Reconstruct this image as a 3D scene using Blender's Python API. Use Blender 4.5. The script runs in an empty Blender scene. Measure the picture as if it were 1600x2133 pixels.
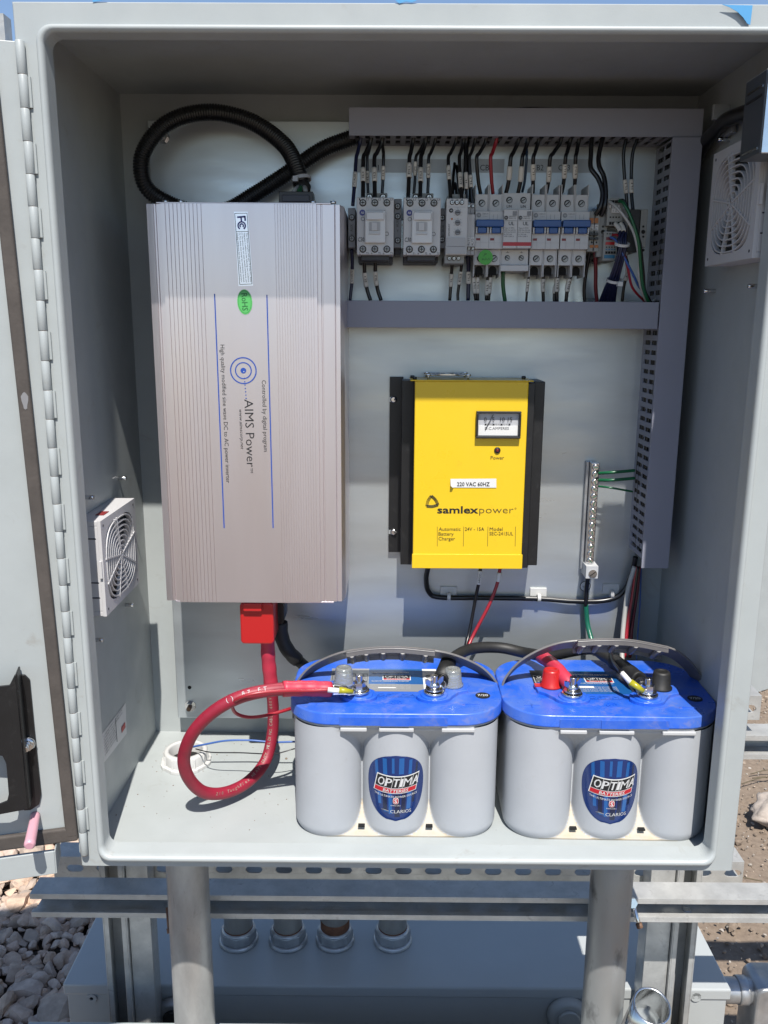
import bpy, math, random
import numpy as np
from mathutils import Vector, Matrix
random.seed(7)
S = bpy.context.scene
COL = S.collection
PI = math.pi

# ------------------------------------------------------------ camera
FPX = 1769.7
PITCH, YAW, ROLL = .2179, .0042, .0053
CAM = Vector((-.023, -.8856, .6193))
_f = Vector((-math.sin(YAW)*math.cos(PITCH), math.cos(YAW)*math.cos(PITCH), -math.sin(PITCH)))
_u = Vector((-math.sin(YAW)*math.sin(PITCH), math.cos(YAW)*math.sin(PITCH), math.cos(PITCH)))
_x = Vector((math.cos(YAW), math.sin(YAW), 0))
RX = math.cos(ROLL)*_x + math.sin(ROLL)*_u
UX = -math.sin(ROLL)*_x + math.cos(ROLL)*_u
cam = bpy.data.cameras.new('camera')
co = bpy.data.objects.new('camera', cam); COL.objects.link(co)
mw = Matrix.Identity(4)
for i in range(3):
    mw[i][0] = RX[i]; mw[i][1] = UX[i]; mw[i][2] = -_f[i]; mw[i][3] = CAM[i]
co.matrix_world = mw
cam.sensor_fit = 'VERTICAL'; cam.sensor_height = 36; cam.lens = 36*FPX/2133
cam.clip_start = .02; cam.clip_end = 500
S.camera = co

# ------------------------------------------------------------ light
SUN = Vector((.13, -1, 1.627)).normalized()
w = bpy.data.worlds.new('World'); S.world = w; w.use_nodes = True
nt = w.node_tree; nt.nodes.clear()
sky = nt.nodes.new('ShaderNodeTexSky'); sky.sky_type = 'NISHITA'; sky.sun_disc = False
sky.sun_elevation = math.asin(SUN.z); sky.sun_rotation = math.atan2(SUN.x, SUN.y)
sky.altitude = 1500; sky.dust_density = .6
bg = nt.nodes.new('ShaderNodeBackground'); bg.inputs[1].default_value = .112
wo = nt.nodes.new('ShaderNodeOutputWorld')
nt.links.new(sky.outputs[0], bg.inputs[0]); nt.links.new(bg.outputs[0], wo.inputs[0])
sl = bpy.data.lights.new('sun', 'SUN'); sl.energy = 5.0; sl.angle = math.radians(.53); sl.color = (1, .955, .89)
so = bpy.data.objects.new('sun', sl); COL.objects.link(so); so.rotation_euler = (-SUN).to_track_quat('-Z', 'Y').to_euler()
so.location = (0, -2, 4)
S.view_settings.view_transform = 'Standard'; S.view_settings.look = 'None'
S.view_settings.gamma = 1; S.view_settings.exposure = .56

# ------------------------------------------------------------ helpers
def ray(px, py): return _f + RX*((px-800)/FPX) - UX*((py-1066.5)/FPX)
def P(px, py, Y=None, X=None, Z=None):          # the point of a plane that the photo shows at a pixel
    d = ray(px, py)
    if Y is not None: t = (Y-CAM.y)/d.y
    elif X is not None: t = (X-CAM.x)/d.x
    else: t = (Z-CAM.z)/d.z
    return CAM + d*t
def srgb(r, g, b):
    def c(v):
        v /= 255.
        return v/12.92 if v <= .04045 else ((v+.055)/1.055)**2.4
    return (c(r), c(g), c(b))
def V(*a): return Vector(a)

MATS = {}
KA = .64
def mat(name, col, rough=.5, metal=0, bump=0, bscale=200, var=0, vscale=8, spec=.5, coat=0, trans=0, rvar=0, col2=None, stretch=(1, 1, 1), alpha=None, emit=None, island=0, thr=None, dirt=None):
    m = bpy.data.materials.new(name); m.use_nodes = True
    k_ = KA if metal < .7 else .9
    col = tuple(c*k_ for c in col)
    if col2: col2 = tuple(c*k_ for c in col2)
    nt = m.node_tree; b = nt.nodes['Principled BSDF']
    b.inputs['Base Color'].default_value = (*col, 1)
    b.inputs['Roughness'].default_value = rough
    b.inputs['Metallic'].default_value = metal
    b.inputs['Specular IOR Level'].default_value = spec
    if coat: b.inputs['Coat Weight'].default_value = coat; b.inputs['Coat Roughness'].default_value = .12
    if trans: b.inputs['Transmission Weight'].default_value = trans
    if emit: b.inputs['Emission Color'].default_value = (*emit, 1); b.inputs['Emission Strength'].default_value = 1
    tc = nt.nodes.new('ShaderNodeTexCoord'); mp = nt.nodes.new('ShaderNodeMapping')
    geo = nt.nodes.new('ShaderNodeNewGeometry')
    nt.links.new(geo.outputs['Position'], mp.inputs[0]) if not MOVE.get(name) else nt.links.new(tc.outputs['Object'], mp.inputs[0])
    mp.inputs['Scale'].default_value = stretch
    if var or col2:
        n = nt.nodes.new('ShaderNodeTexNoise'); n.inputs['Scale'].default_value = vscale
        n.inputs['Detail'].default_value = 8; n.inputs['Roughness'].default_value = .62
        nt.links.new(mp.outputs[0], n.inputs['Vector'])
        r = nt.nodes.new('ShaderNodeValToRGB')
        c2 = col2 or tuple(x*(1-var) for x in col)
        c1 = col if col2 else tuple(min(1, x*(1+var)) for x in col)
        r.color_ramp.elements[0].color = (*c2, 1); r.color_ramp.elements[1].color = (*c1, 1)
        a, bb = thr or (.3, .7)
        r.color_ramp.elements[0].position = a; r.color_ramp.elements[1].position = bb
        nt.links.new(n.outputs[0], r.inputs[0])
        out = r.outputs[0]
        if island:
            mx = nt.nodes.new('ShaderNodeMix'); mx.data_type = 'RGBA'; mx.blend_type = 'MULTIPLY'; mx.inputs[0].default_value = 1
            r2 = nt.nodes.new('ShaderNodeValToRGB'); nt.links.new(geo.outputs['Random Per Island'], r2.inputs[0])
            e = r2.color_ramp.elements; e[0].color = (1-island, 1-island, 1-island, 1); e[1].color = (1, 1, 1, 1)
            x = e.new(.5); x.color = (1, 1-island*.35, 1-island*.62, 1); x = e.new(.75); x.color = (1-island*.4, 1-island*.45, 1-island*.4, 1)
            nt.links.new(out, mx.inputs[6]); nt.links.new(r2.outputs[0], mx.inputs[7]); out = mx.outputs[2]
        nt.links.new(out, b.inputs['Base Color'])
    if dirt:                                     # stains and scratches with a shape of their own
        dc, ds, lo, hi, am = dirt; src = b.inputs['Base Color'].links[0].from_socket if b.inputs['Base Color'].links else None
        n = nt.nodes.new('ShaderNodeTexNoise'); n.inputs['Scale'].default_value = ds; n.inputs['Detail'].default_value = 10; n.inputs['Roughness'].default_value = .72; n.inputs['Distortion'].default_value = .6
        nt.links.new(mp.outputs[0], n.inputs['Vector'])
        mr = nt.nodes.new('ShaderNodeMapRange'); mr.inputs[1].default_value = lo; mr.inputs[2].default_value = hi; mr.inputs[4].default_value = am
        nt.links.new(n.outputs[0], mr.inputs[0])
        mx = nt.nodes.new('ShaderNodeMix'); mx.data_type = 'RGBA'; nt.links.new(mr.outputs[0], mx.inputs[0])
        if src: nt.links.new(src, mx.inputs[6])
        else: mx.inputs[6].default_value = (*col, 1)
        mx.inputs[7].default_value = (*dc, 1); nt.links.new(mx.outputs[2], b.inputs['Base Color'])
    if rvar:
        n = nt.nodes.new('ShaderNodeTexNoise'); n.inputs['Scale'].default_value = vscale*1.7; n.inputs['Detail'].default_value = 6
        nt.links.new(mp.outputs[0], n.inputs['Vector'])
        mr = nt.nodes.new('ShaderNodeMapRange'); mr.inputs[1].default_value = .3; mr.inputs[2].default_value = .7
        mr.inputs[3].default_value = max(.03, rough-rvar); mr.inputs[4].default_value = rough+rvar
        nt.links.new(n.outputs[0], mr.inputs[0]); nt.links.new(mr.outputs[0], b.inputs['Roughness'])
    if bump:
        n = nt.nodes.new('ShaderNodeTexNoise'); n.inputs['Scale'].default_value = bscale; n.inputs['Detail'].default_value = 4
        nt.links.new(mp.outputs[0], n.inputs['Vector'])
        bp = nt.nodes.new('ShaderNodeBump'); bp.inputs['Strength'].default_value = bump; bp.inputs['Distance'].default_value = .001
        nt.links.new(n.outputs[0], bp.inputs['Height']); nt.links.new(bp.outputs[0], b.inputs['Normal'])
    MATS[name] = m
    return m
MOVE = dict.fromkeys(('lid blue', 'case grey'), 1)

def FR(o, x, y):                                 # frame: origin, x axis, y axis
    x = Vector(x).normalized(); y = Vector(y); z = x.cross(y).normalized(); y = z.cross(x)
    m = Matrix.Identity(4)
    for i in range(3): m[i][0] = x[i]; m[i][1] = y[i]; m[i][2] = z[i]; m[i][3] = o[i]
    return m
_glyph = {}
def text_mesh(s, bold=0, res=2, shear=0):
    k = (s, bold, res, shear)
    if k in _glyph: return _glyph[k]
    c = bpy.data.curves.new('t', 'FONT'); c.body = s; c.size = 1; c.resolution_u = res; c.offset = bold; c.shear = shear
    o = bpy.data.objects.new('t', c); COL.objects.link(o)
    dg = bpy.context.evaluated_depsgraph_get()
    me = bpy.data.meshes.new_from_object(o.evaluated_get(dg))
    v = [tuple(x.co) for x in me.vertices]; f = [tuple(p.vertices) for p in me.polygons]
    bpy.data.objects.remove(o); bpy.data.curves.remove(c); bpy.data.meshes.remove(me)
    _glyph[k] = (v, f); return _glyph[k]
_h = text_mesh('H'); CAPH = max(v[1] for v in _h[0])

def catmull(pts, n=8):
    pts = [Vector(p) for p in pts]
    if len(pts) < 3: return [pts[0].lerp(pts[-1], i/n) for i in range(n+1)]
    q = [2*pts[0]-pts[1]] + pts + [2*pts[-1]-pts[-2]]
    out = []
    for i in range(1, len(q)-2):
        p0, p1, p2, p3 = q[i-1:i+3]
        for k in range(n):
            t = k/n
            out.append(.5*((2*p1)+(p2-p0)*t+(2*p0-5*p1+4*p2-p3)*t*t+(3*p1-p0-3*p2+p3)*t**3))
    out.append(pts[-1]); return out
def resample(pts, step):
    out = [pts[0]]; acc = 0
    for a, b in zip(pts, pts[1:]):
        L = (b-a).length; 
        if L == 0: continue
        t = step-acc
        while t <= L:
            out.append(a.lerp(b, t/L)); t += step
        acc = (acc+L) % step
    out.append(pts[-1]); return out

class MB:
    def __init__(s): s.v = []; s.f = []; s.mi = []; s.sm = []; s.mats = []; s.M = None; s.warp = None
    def mid(s, m):
        m = MATS[m] if isinstance(m, str) else m
        if m not in s.mats: s.mats.append(m)
        return s.mats.index(m)
    def add(s, vs, fs, m, smooth=False):
        b = len(s.v); k = s.mid(m)
        for p in vs:
            p = Vector(p)
            if s.warp: p = s.warp(p)
            if s.M: p = s.M @ p
            s.v.append(tuple(p))
        for i, f in enumerate(fs):
            s.f.append([b+j for j in f]); s.mi.append(k)
            s.sm.append(smooth if isinstance(smooth, bool) else smooth[i])
        return s
    def box(s, x0, x1, y0, y1, z0, z1, m):
        if x0 > x1: x0, x1 = x1, x0
        if y0 > y1: y0, y1 = y1, y0
        if z0 > z1: z0, z1 = z1, z0
        return s.add([(x0,y0,z0),(x1,y0,z0),(x1,y1,z0),(x0,y1,z0),(x0,y0,z1),(x1,y0,z1),(x1,y1,z1),(x0,y1,z1)],
              [(0,3,2,1),(4,5,6,7),(0,1,5,4),(1,2,6,5),(2,3,7,6),(3,0,4,7)], m)
    def pbox(s, a, b, c, d, Y, Yb, m):             # box whose front face spans two photo pixels at depth Y
        p, q = P(a, b, Y=Y), P(c, d, Y=Y)
        return s.box(p.x, q.x, Y, Yb, q.z, p.z, m)
    def prism(s, poly, z0, z1, m, F=None, smooth=False):   # 2d outline (ccw) in a frame, z0<z1
        n = len(poly); vs = [(x, y, z0) for x, y in poly]+[(x, y, z1) for x, y in poly]
        if F is not None: vs = [F @ Vector(p) for p in vs]
        fs = [tuple(range(n))[::-1], tuple(range(n, 2*n))]+[(i, (i+1) % n, n+(i+1) % n, n+i) for i in range(n)]
        return s.add(vs, fs, m, [False, False]+[smooth]*n)
    def lathe(s, prof, m, F=None, seg=24, smooth=True, cap=True):   # prof (r, z) about frame z
        vs = []; fs = []; sm = []
        for r, z in prof:
            for i in range(seg):
                a = 2*PI*i/seg; vs.append(Vector((r*math.cos(a), r*math.sin(a), z)))
        if F is not None: vs = [F @ p for p in vs]
        for k in range(len(prof)-1):
            for i in range(seg):
                j = (i+1) % seg; fs.append((k*seg+i, k*seg+j, (k+1)*seg+j, (k+1)*seg+i)); sm.append(smooth)
        if cap:
            fs.append(tuple(range(seg))[::-1]); fs.append(tuple(range((len(prof)-1)*seg, len(prof)*seg))); sm += [False, False]
        return s.add(vs, fs, m, sm)
    def cyl(s, a, b, r, m, seg=20, r2=None, smooth=True):
        a = Vector(a); b = Vector(b); d = b-a; L = d.length
        q = Vector((0, 0, 1)).rotation_difference(d.normalized()).to_matrix().to_4x4(); q.translation = a
        e = min(r, L)*.08
        return s.lathe([(r-e, 0), (r, e), (r2 or r, L-e), ((r2 or r)-e, L)], m, q, seg, smooth)
    def tube(s, pts, r, m, seg=12, flat=None):      # r number or function of 0..1
        n = len(pts); T = []
        for i in range(n):
            t = pts[min(i+1, n-1)]-pts[max(i-1, 0)]; T.append(t.normalized() if t.length > 0 else T[-1])
        N = T[0].orthogonal().normalized() if flat is None else (Vector(flat)-T[0]*Vector(flat).dot(T[0])).normalized()
        vs = []; fs = []; sm = []
        for i in range(n):
            if i:
                ax = T[i-1].cross(T[i])
                if ax.length > 1e-7: N = Matrix.Rotation(T[i-1].angle(T[i]), 3, ax) @ N
            N = (N-T[i]*N.dot(T[i])).normalized(); B = T[i].cross(N)
            rr = r(i/(n-1)) if callable(r) else r
            ra, rb = rr if isinstance(rr, tuple) else (rr, rr)
            for k in range(seg):
                a = 2*PI*k/seg; vs.append(pts[i]+N*(math.cos(a)*ra)+B*(math.sin(a)*rb))
        for i in range(n-1):
            for k in range(seg):
                j = (k+1) % seg; fs.append((i*seg+k, i*seg+j, (i+1)*seg+j, (i+1)*seg+k)); sm.append(True)
        fs.append(tuple(range(seg))[::-1]); fs.append(tuple(range((n-1)*seg, n*seg))); sm += [False, False]
        return s.add(vs, fs, m, sm)
    def strap(s, pts, side, w, t, m):               # flat band along points; side = width direction
        n = len(pts); vs = []; fs = []; side = Vector(side).normalized()
        for i in range(n):
            T = (pts[min(i+1, n-1)]-pts[max(i-1, 0)]).normalized(); N = T.cross(side).normalized()
            ww = w(i/(n-1)) if callable(w) else w
            for a, b in ((-1, -1), (1, -1), (1, 1), (-1, 1)): vs.append(pts[i]+side*(a*ww/2)+N*(b*t/2))
        for i in range(n-1):
            for k in range(4):
                j = (k+1) % 4; fs.append((i*4+k, i*4+j, i*4+4+j, i*4+4+k))
        fs += [(3, 2, 1, 0), tuple(range((n-1)*4, n*4))]
        return s.add(vs, fs, m)
    def text(s, st, F, w=None, h=.01, m='ink', bold=0, center=False, mir=1, shear=0, res=2):
        v, f = text_mesh(st, bold, res, shear)
        if not v: return s
        x0 = min(p[0] for p in v); x1 = max(p[0] for p in v); sy = h/CAPH; sx = w/(x1-x0) if w else sy
        off = -(x0+x1)/2 if center else -x0
        oy = -CAPH/2 if center else 0
        return s.add([F @ Vector(((p[0]+off)*sx, (p[1]+oy)*sy, 0)) for p in v], f, m)
    def ptext(s, st, a, b, Y, hpx, m='ink', bold=0, shear=0):   # baseline from pixel a to pixel b on a plane facing -Y
        p, q = P(*a, Y=Y), P(*b, Y=Y); d = q-p
        F = FR(p, d, Vector((0, -1, 0)).cross(d))
        sc = (P(a[0]+10, a[1], Y=Y)-P(*a, Y=Y)).length/10
        return s.text(st, F, d.length, hpx*sc, m, bold, shear=shear)
    def ring(s, c, r0, r1, F, z0, z1, m, seg=32, a0=0, a1=2*PI):
        full = abs(a1-a0) > 6.28; n = seg if full else seg+1
        o = [(c[0]+r1*math.cos(a0+(a1-a0)*i/seg), c[1]+r1*math.sin(a0+(a1-a0)*i/seg)) for i in range(n)]
        q = [(c[0]+r0*math.cos(a0+(a1-a0)*i/seg), c[1]+r0*math.sin(a0+(a1-a0)*i/seg)) for i in range(n)]
        vs = [F @ Vector((x, y, z)) for L, z in ((o, z0), (q, z0), (o, z1), (q, z1)) for x, y in L]; fs = []
        for i in range(seg):
            j = (i+1) % n
            fs += [(2*n+i, 2*n+j, 3*n+j, 3*n+i), (i, j, 2*n+j, 2*n+i), (n+j, n+i, 3*n+i, 3*n+j), (j, i, n+i, n+j)]
        if not full: fs += [(0, 2*n, 3*n, n), (n-1, 2*n-1, 4*n-1, 3*n-1)]
        return s.add(vs, fs, m)
    def build(s, name, parent=None, bevel=0, loc=None, seg=2):
        if parent is not None: L = Vector(parent['_o']) if '_o' in parent else Vector((0, 0, 0))
        elif loc is not None: L = Vector(loc)
        else:
            a = np.array(s.v); L = Vector(((a[:, 0].min()+a[:, 0].max())/2, (a[:, 1].min()+a[:, 1].max())/2, a[:, 2].min()))
        me = bpy.data.meshes.new(name)
        me.from_pydata([(a-L.x, b-L.y, c-L.z) for a, b, c in s.v], [], s.f)
        for m in s.mats: me.materials.append(m)
        me.polygons.foreach_set('material_index', s.mi); me.polygons.foreach_set('use_smooth', s.sm)
        me.update()
        o = bpy.data.objects.new(name, me); COL.objects.link(o)
        o['_o'] = tuple(L)
        if parent is not None: o.parent = parent
        else: o.location = L
        if bevel:
            md = o.modifiers.new('bevel', 'BEVEL'); md.width = bevel; md.segments = seg; md.limit_method = 'ANGLE'; md.angle_limit = math.radians(40)
            md.harden_normals = False
        return o
def tag(o, label=None, cat=None, group=None, kind=None):
    if label: o['label'] = label
    if cat: o['category'] = cat
    if group: o['group'] = group
    if kind: o['kind'] = kind
    return o
def thing(name, label, cat, loc=(0, 0, 0), group=None):
    o = bpy.data.objects.new(name, None); COL.objects.link(o); o.location = loc; o['_o'] = tuple(loc)
    o.empty_display_size = .02
    return tag(o, label, cat, group)
def dup(o, off, label, rz=0):
    def cp(x, par):
        c = x.copy(); COL.objects.link(c)
        if par is not None: c.parent = par
        for ch in x.children: cp(ch, c)
        return c
    c = cp(o, None); c.location = Vector(o.location)+Vector(off); c.rotation_euler.z += rz; c['label'] = label
    return c
UP = V(0, 0, 1)
def FF(x, z, Y): return FR(V(x, Y, z), (1, 0, 0), (0, 0, 1))     # facing the viewer (-Y): frame z points to -Y
def FP(px, py, Y): p = P(px, py, Y=Y); return FF(p.x, p.z, Y)
def rrect(x0, x1, y0, y1, r, n=4):
    out = []
    for cx, cy, a in ((x1-r, y0+r, -PI/2), (x1-r, y1-r, 0), (x0+r, y1-r, PI/2), (x0+r, y0+r, PI)):
        for i in range(n+1):
            t = a+PI/2*i/n; out.append((cx+r*math.cos(t), cy+r*math.sin(t)))
    return out
def circ(cx, cy, r, n=20, ry=None): return [(cx+r*math.cos(2*PI*i/n), cy+(ry or r)*math.sin(2*PI*i/n)) for i in range(n)]
def screw(mb, px, py, Y, rpx=6, m='screw', h=.003, dark='black hole'):
    F = FP(px, py, Y); r = rpx*.00062
    mb.ring((0, 0), r*.92, r*1.12, F, -.0005, .0003, dark, 20)
    mb.lathe([(r*.9, 0), (r*.9, h*.7), (r*.7, h)], m, F, 16)
    for a, b in ((r*.6, r*.11), (r*.11, r*.6)):
        mb.prism([(-a, -b), (a, -b), (a, b), (-a, b)], h, h+.0002, dark, F)

# ------------------------------------------------------------ materials
mat('enclosure paint', (.52, .56, .56), .42, bump=.08, bscale=900, var=.05, vscale=14, rvar=.08, dirt=((.20, .17, .13), 26, .60, .78, .5))
mat('galvanised panel', (.53, .57, .59), .36, metal=.72, bump=.12, bscale=60, var=.10, vscale=9, rvar=.10, stretch=(.35, 1, 1.6))
mat('galvanised steel', (.44, .45, .46), .42, metal=.7, bump=.25, bscale=90, var=.26, vscale=26, rvar=.14)
mat('zinc pipe', (.52, .51, .49), .42, metal=.5, bump=.3, bscale=60, var=.28, vscale=17, rvar=.14, stretch=(1, 1, .4), dirt=((.12, .11, .10), 90, .60, .76, .5))
mat('strut zinc', (.64, .64, .62), .42, metal=.35, bump=.2, bscale=120, var=.16, vscale=30, rvar=.14, dirt=((.10, .09, .08), 60, .58, .75, .6))
mat('bright steel', (.72, .72, .72), .18, metal=1, var=.1, vscale=60)
mat('zinc scuffed', (.44, .44, .43), .45, metal=.6, bump=.3, bscale=60, col2=(.09, .09, .088), vscale=22, rvar=.14, stretch=(1, 1, .45), thr=(.30, .46))
mat('shaded steel', (.13, .14, .15), .35, metal=.5)  # steel darkened in colour to stand for the box sides lying in shade
mat('dull screw', (.30, .30, .29), .45, metal=.8, var=.2, vscale=300)
mat('screw', (.55, .54, .52), .3, metal=1, var=.2, vscale=300)
mat('rusty steel', (.30, .19, .12), .6, metal=.3, col2=(.16, .06, .03), vscale=60)
mat('rust', (.22, .10, .05), .8, col2=(.12, .04, .02), vscale=80)
mat('inverter aluminium', (.74, .68, .695), .33, metal=.88, bump=.06, bscale=300, var=.05, vscale=10, rvar=.05, stretch=(1, 1, .12))
mat('black plastic', (.012, .012, .013), .38, bump=.05, bscale=400)
mat('black conduit', (.009, .009, .010), .33)
mat('black hole', (.004, .004, .004), .8)
mat('black metal', (.012, .012, .013), .42, bump=.12, bscale=700, var=.2, vscale=30, dirt=((.06, .06, .06), 60, .58, .78, .5))
mat('black rubber', (.018, .018, .018), .55, bump=.1, bscale=300, var=.3, vscale=50)
mat('black wire', (.010, .010, .012), .30)
mat('navy wire', (.010, .014, .060), .35)
mat('blue wire', (.06, .16, .50), .35)
mat('teal wire', (.015, .05, .10), .4)
mat('red wire', (.42, .02, .035), .35)
mat('dark red wire', (.20, .014, .025), .4)
mat('pink shrink', (.68, .045, .09), .45, bump=.2, bscale=160, var=.12, vscale=40)
mat('red cable', (.36, .015, .042), .5, bump=.3, bscale=160, var=.18, vscale=25, dirt=((.05, .02, .02), 70, .60, .75, .5))
mat('green wire', (.01, .14, .05), .3)
mat('white wire', (.55, .55, .52), .4)
mat('sleeve', (.90, .86, .78), .5)
mat('duct', (.34, .35, .42), .5, bump=.06, bscale=500, var=.03)
mat('device grey', (.58, .58, .58), .45, bump=.04, bscale=600)
mat('device light', (.78, .78, .77), .45, bump=.04, bscale=600)
mat('device mid', (.32, .33, .34), .5)
mat('device dark', (.045, .05, .065), .5)
mat('terminal grey', (.38, .385, .36), .5)
mat('clear cover', (.88, .88, .87), .25, spec=.6)
mat('handle blue', (.025, .11, .36), .35)
mat('red mark', (.28, .015, .02), .4)
mat('red', (.62, .02, .02), .35)
mat('orange', (.55, .18, .03), .45)
mat('cyan', (.03, .22, .40), .45)
mat('green sticker', (.10, .55, .07), .5)
mat('rohs green', (.13, .62, .16), .45)
mat('rohs dark', (.02, .16, .04), .5)
mat('white label', (.95, .95, .93), .5)
mat('label film', (1.0, 1.0, 1.05), .30, metal=.85)
mat('silver label', (.50, .50, .50), .35, metal=.4)
mat('ink', (.015, .015, .017), .5)
mat('grey ink', (.16, .16, .17), .5)
mat('brown ink', (.10, .065, .02), .5)
mat('blue ink', (.02, .09, .48), .45)
mat('violet ink', (.045, .05, .30), .45)
mat('white ink', (.80, .80, .80), .45)
mat('red ink', (.60, .015, .03), .4)
mat('charger yellow', (1.05, .70, .02), .33, bump=.03, bscale=700, var=.02, vscale=12, rvar=.07, dirt=((.30, .20, .03), 40, .62, .80, .35))
mat('meter face', (.62, .63, .66), .4)
mat('white plastic', (.78, .78, .76), .35, bump=.05, bscale=200)
mat('fan grey', (.74, .73, .74), .5)
mat('filter mat', (.10, .10, .10), .9, bump=.6, bscale=500, var=.4, vscale=200)
mat('lid blue', (.018, .14, .80), .32, bump=.08, bscale=300, col2=(.10, .22, .74), vscale=20, thr=(.34, .60), rvar=.12, dirt=((.28, .24, .26), 34, .54, .74, .55))
mat('case grey', (.56, .585, .62), .48, bump=.05, bscale=400, var=.04, vscale=18, dirt=((.30, .28, .26), 40, .62, .76, .45))
mat('case white', (.56, .52, .44), .6, col2=(.62, .50, .32), vscale=45, thr=(.30, .52))
mat('rim white', (.66, .67, .68), .45)
mat('badge blue', (.008, .035, .18), .18, coat=.5)
mat('badge light', (.015, .13, .42), .2, coat=.5)
mat('badge dark', (.005, .014, .06), .2, coat=.5)
mat('handle grey', (.20, .19, .185), .4, bump=.1, bscale=200, var=.2, vscale=30)
mat('clear cap', (.95, 1.0, 1.0), .10, trans=.75, bump=.5, bscale=150)
mat('yellow crimp', (.50, .46, .02), .3)
mat('gasket', (.10, .085, .075), .8, bump=.3, bscale=260, var=.22, vscale=30)
mat('vent red', (.30, .03, .03), .5)
mat('pink cap', (.80, .42, .50), .35)
mat('blue tape', (.10, .42, .80), .6)
mat('green tape', (.012, .16, .10), .3, bump=.5, bscale=120)
mat('gravel', (.78, .63, .51), .85, bump=.5, bscale=120, var=.25, vscale=40, island=.32)
mat('dirt', (.36, .28, .21), .95, bump=1.0, bscale=110, col2=(.20, .15, .11), vscale=70, thr=(.25, .75))
mat('gravel bed', (.16, .13, .11), .95, bump=1, bscale=100, var=.4, vscale=40)
mat('concrete', (.30, .30, .31), .85, bump=.3, bscale=120, var=.16, vscale=14)
mat('pale chip', (.52, .47, .40), .8, bump=.3, var=.3, vscale=60, island=.4)
mat('rock', (.50, .43, .37), .9, bump=1.5, bscale=60, var=.35, vscale=30)
mat('trough paint', (.56, .59, .59), .32, bump=.05, bscale=700, var=.04, vscale=8)
mat('twig', (.16, .13, .08), .9)
# ------------------------------------------------------------ enclosure
W2, HH, DD = .381, .915, .325; WR = .3845
YP = .30                                         # front plane of the back panel
enc = thing('electrical_enclosure', 'open pale grey steel cabinet with hinged door holding all the electrical gear', 'cabinet', (0, 0, 0))
b = MB(); t = .002
b.box(-W2, WR, DD-t, DD, 0, HH, 'enclosure paint')
b.box(-W2, -W2+t, .0015, DD-t, -.0062, HH, 'enclosure paint'); b.box(WR-t, WR, .0015, DD-t, -.0062, HH, 'enclosure paint')
b.box(-W2+t, WR-t, .0035, DD-t, 0, t, 'enclosure paint'); b.box(-W2+t, WR-t, .0035, DD-t, HH-t, HH, 'enclosure paint')
b.build('shell', enc)
# flange and rolled lip round the opening, one swept profile
# (inset, y) on the sides and top; (z, y) along the bottom, where the lip rolls further out
prof = [((0, .0015), (-.0062, .0015)), ((.0012, 0), (-.0058, 0)), ((.0205, 0), (.0020, 0)), ((.0209, -.0014), (.0028, -.0042)), ((.0216, -.0030), (.0048, -.0066)), ((.0234, -.0040), (.0074, -.0074)), ((.0255, -.0036), (.0097, -.0062)), ((.0274, -.0016), (.0109, -.0034)),
        ((.0280, .0015), (.0112, .0015)), ((.0284, .020), (.0125, .020)), ((.0264, .020), (.0105, .020)), ((.0264, .003), (.0095, .003))]
vs = []; n = 0
for k, ((ins, y), (zb_, yb_)) in enumerate(prof):
    r = (.0155-abs(ins-.021)*.5) if ins > .015 else .002
    o = rrect(-W2+ins, WR-ins, zb_, HH-ins*.95, r, 7); n = len(o)
    for x, z in o:
        t_ = min(1, max(0, (z-zb_)/max(r, .004))); t_ = t_*t_*(3-2*t_)
        vs.append((x, yb_+(y-yb_)*t_, z))
fs = []
K = len(prof)
for k in range(K):
    for i in range(n):
        j = (i+1) % n; kk = (k+1) % K
        fs.append((k*n+i, k*n+j, kk*n+j, kk*n+i))
MB().add(vs, fs, 'enclosure paint', [f // n in (2, 3, 4, 5, 6, 7) for f in range(len(fs))]).build('front_lip', enc)
# back panel with folded edges
b = MB()
pl, pr, pb, pt = -.338, .335, .036, .876
b.box(pl, pr, YP, YP+.002, pb, pt, 'galvanised panel')
b.box(pl, pl+.002, YP+.002, YP+.014, pb, pt, 'galvanised panel'); b.box(pr-.002, pr, YP+.002, YP+.014, pb, pt, 'galvanised panel')
b.box(pl+.002, pr-.002, YP+.002, YP+.014, pb, pb+.002, 'galvanised panel'); b.box(pl+.002, pr-.002, YP+.002, YP+.014, pt-.002, pt, 'galvanised panel')
o = b.build('back_panel', enc, bevel=.0012)
for px, py in ((397, 1470), (340, 287)):
    c = P(px, py, Y=YP)
    b = MB(); F = FF(c.x, c.z, YP)
    b.lathe([(.0085, 0), (.0085, .0012)], 'bright steel', F, 20)
    b.prism(circ(0, 0, .0068, 6), .0012, .0070, 'bright steel', F)
    b.cyl(F @ V(0, 0, .007), F @ V(0, 0, .013), .0035, 'rusty steel' if py > 500 else 'bright steel', 14)
    b.build('panel_nut', o)
b = MB(); b.prism(circ(0, 0, .0028), 0, .0003, 'black hole', FP(395, 1432, YP)); b.build('panel_hole', o)
# weld studs on the side walls
for px, py, X in ((186, 1036, -.379), (255, 996, -.379), (270, 1260, -.379), (206, 1333, -.379), (1568, 596, .379), (1475, 606, .379), (1505, 290, .379)):
    c = P(px, py, X=X*.985)
    s_ = 1 if X < 0 else -1
    MB().cyl((X+(.0035 if X > 0 else 0), c.y, c.z), (X+s_*.011, c.y, c.z), .0026, 'bright steel', 10).build('weld_stud', enc)
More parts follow.
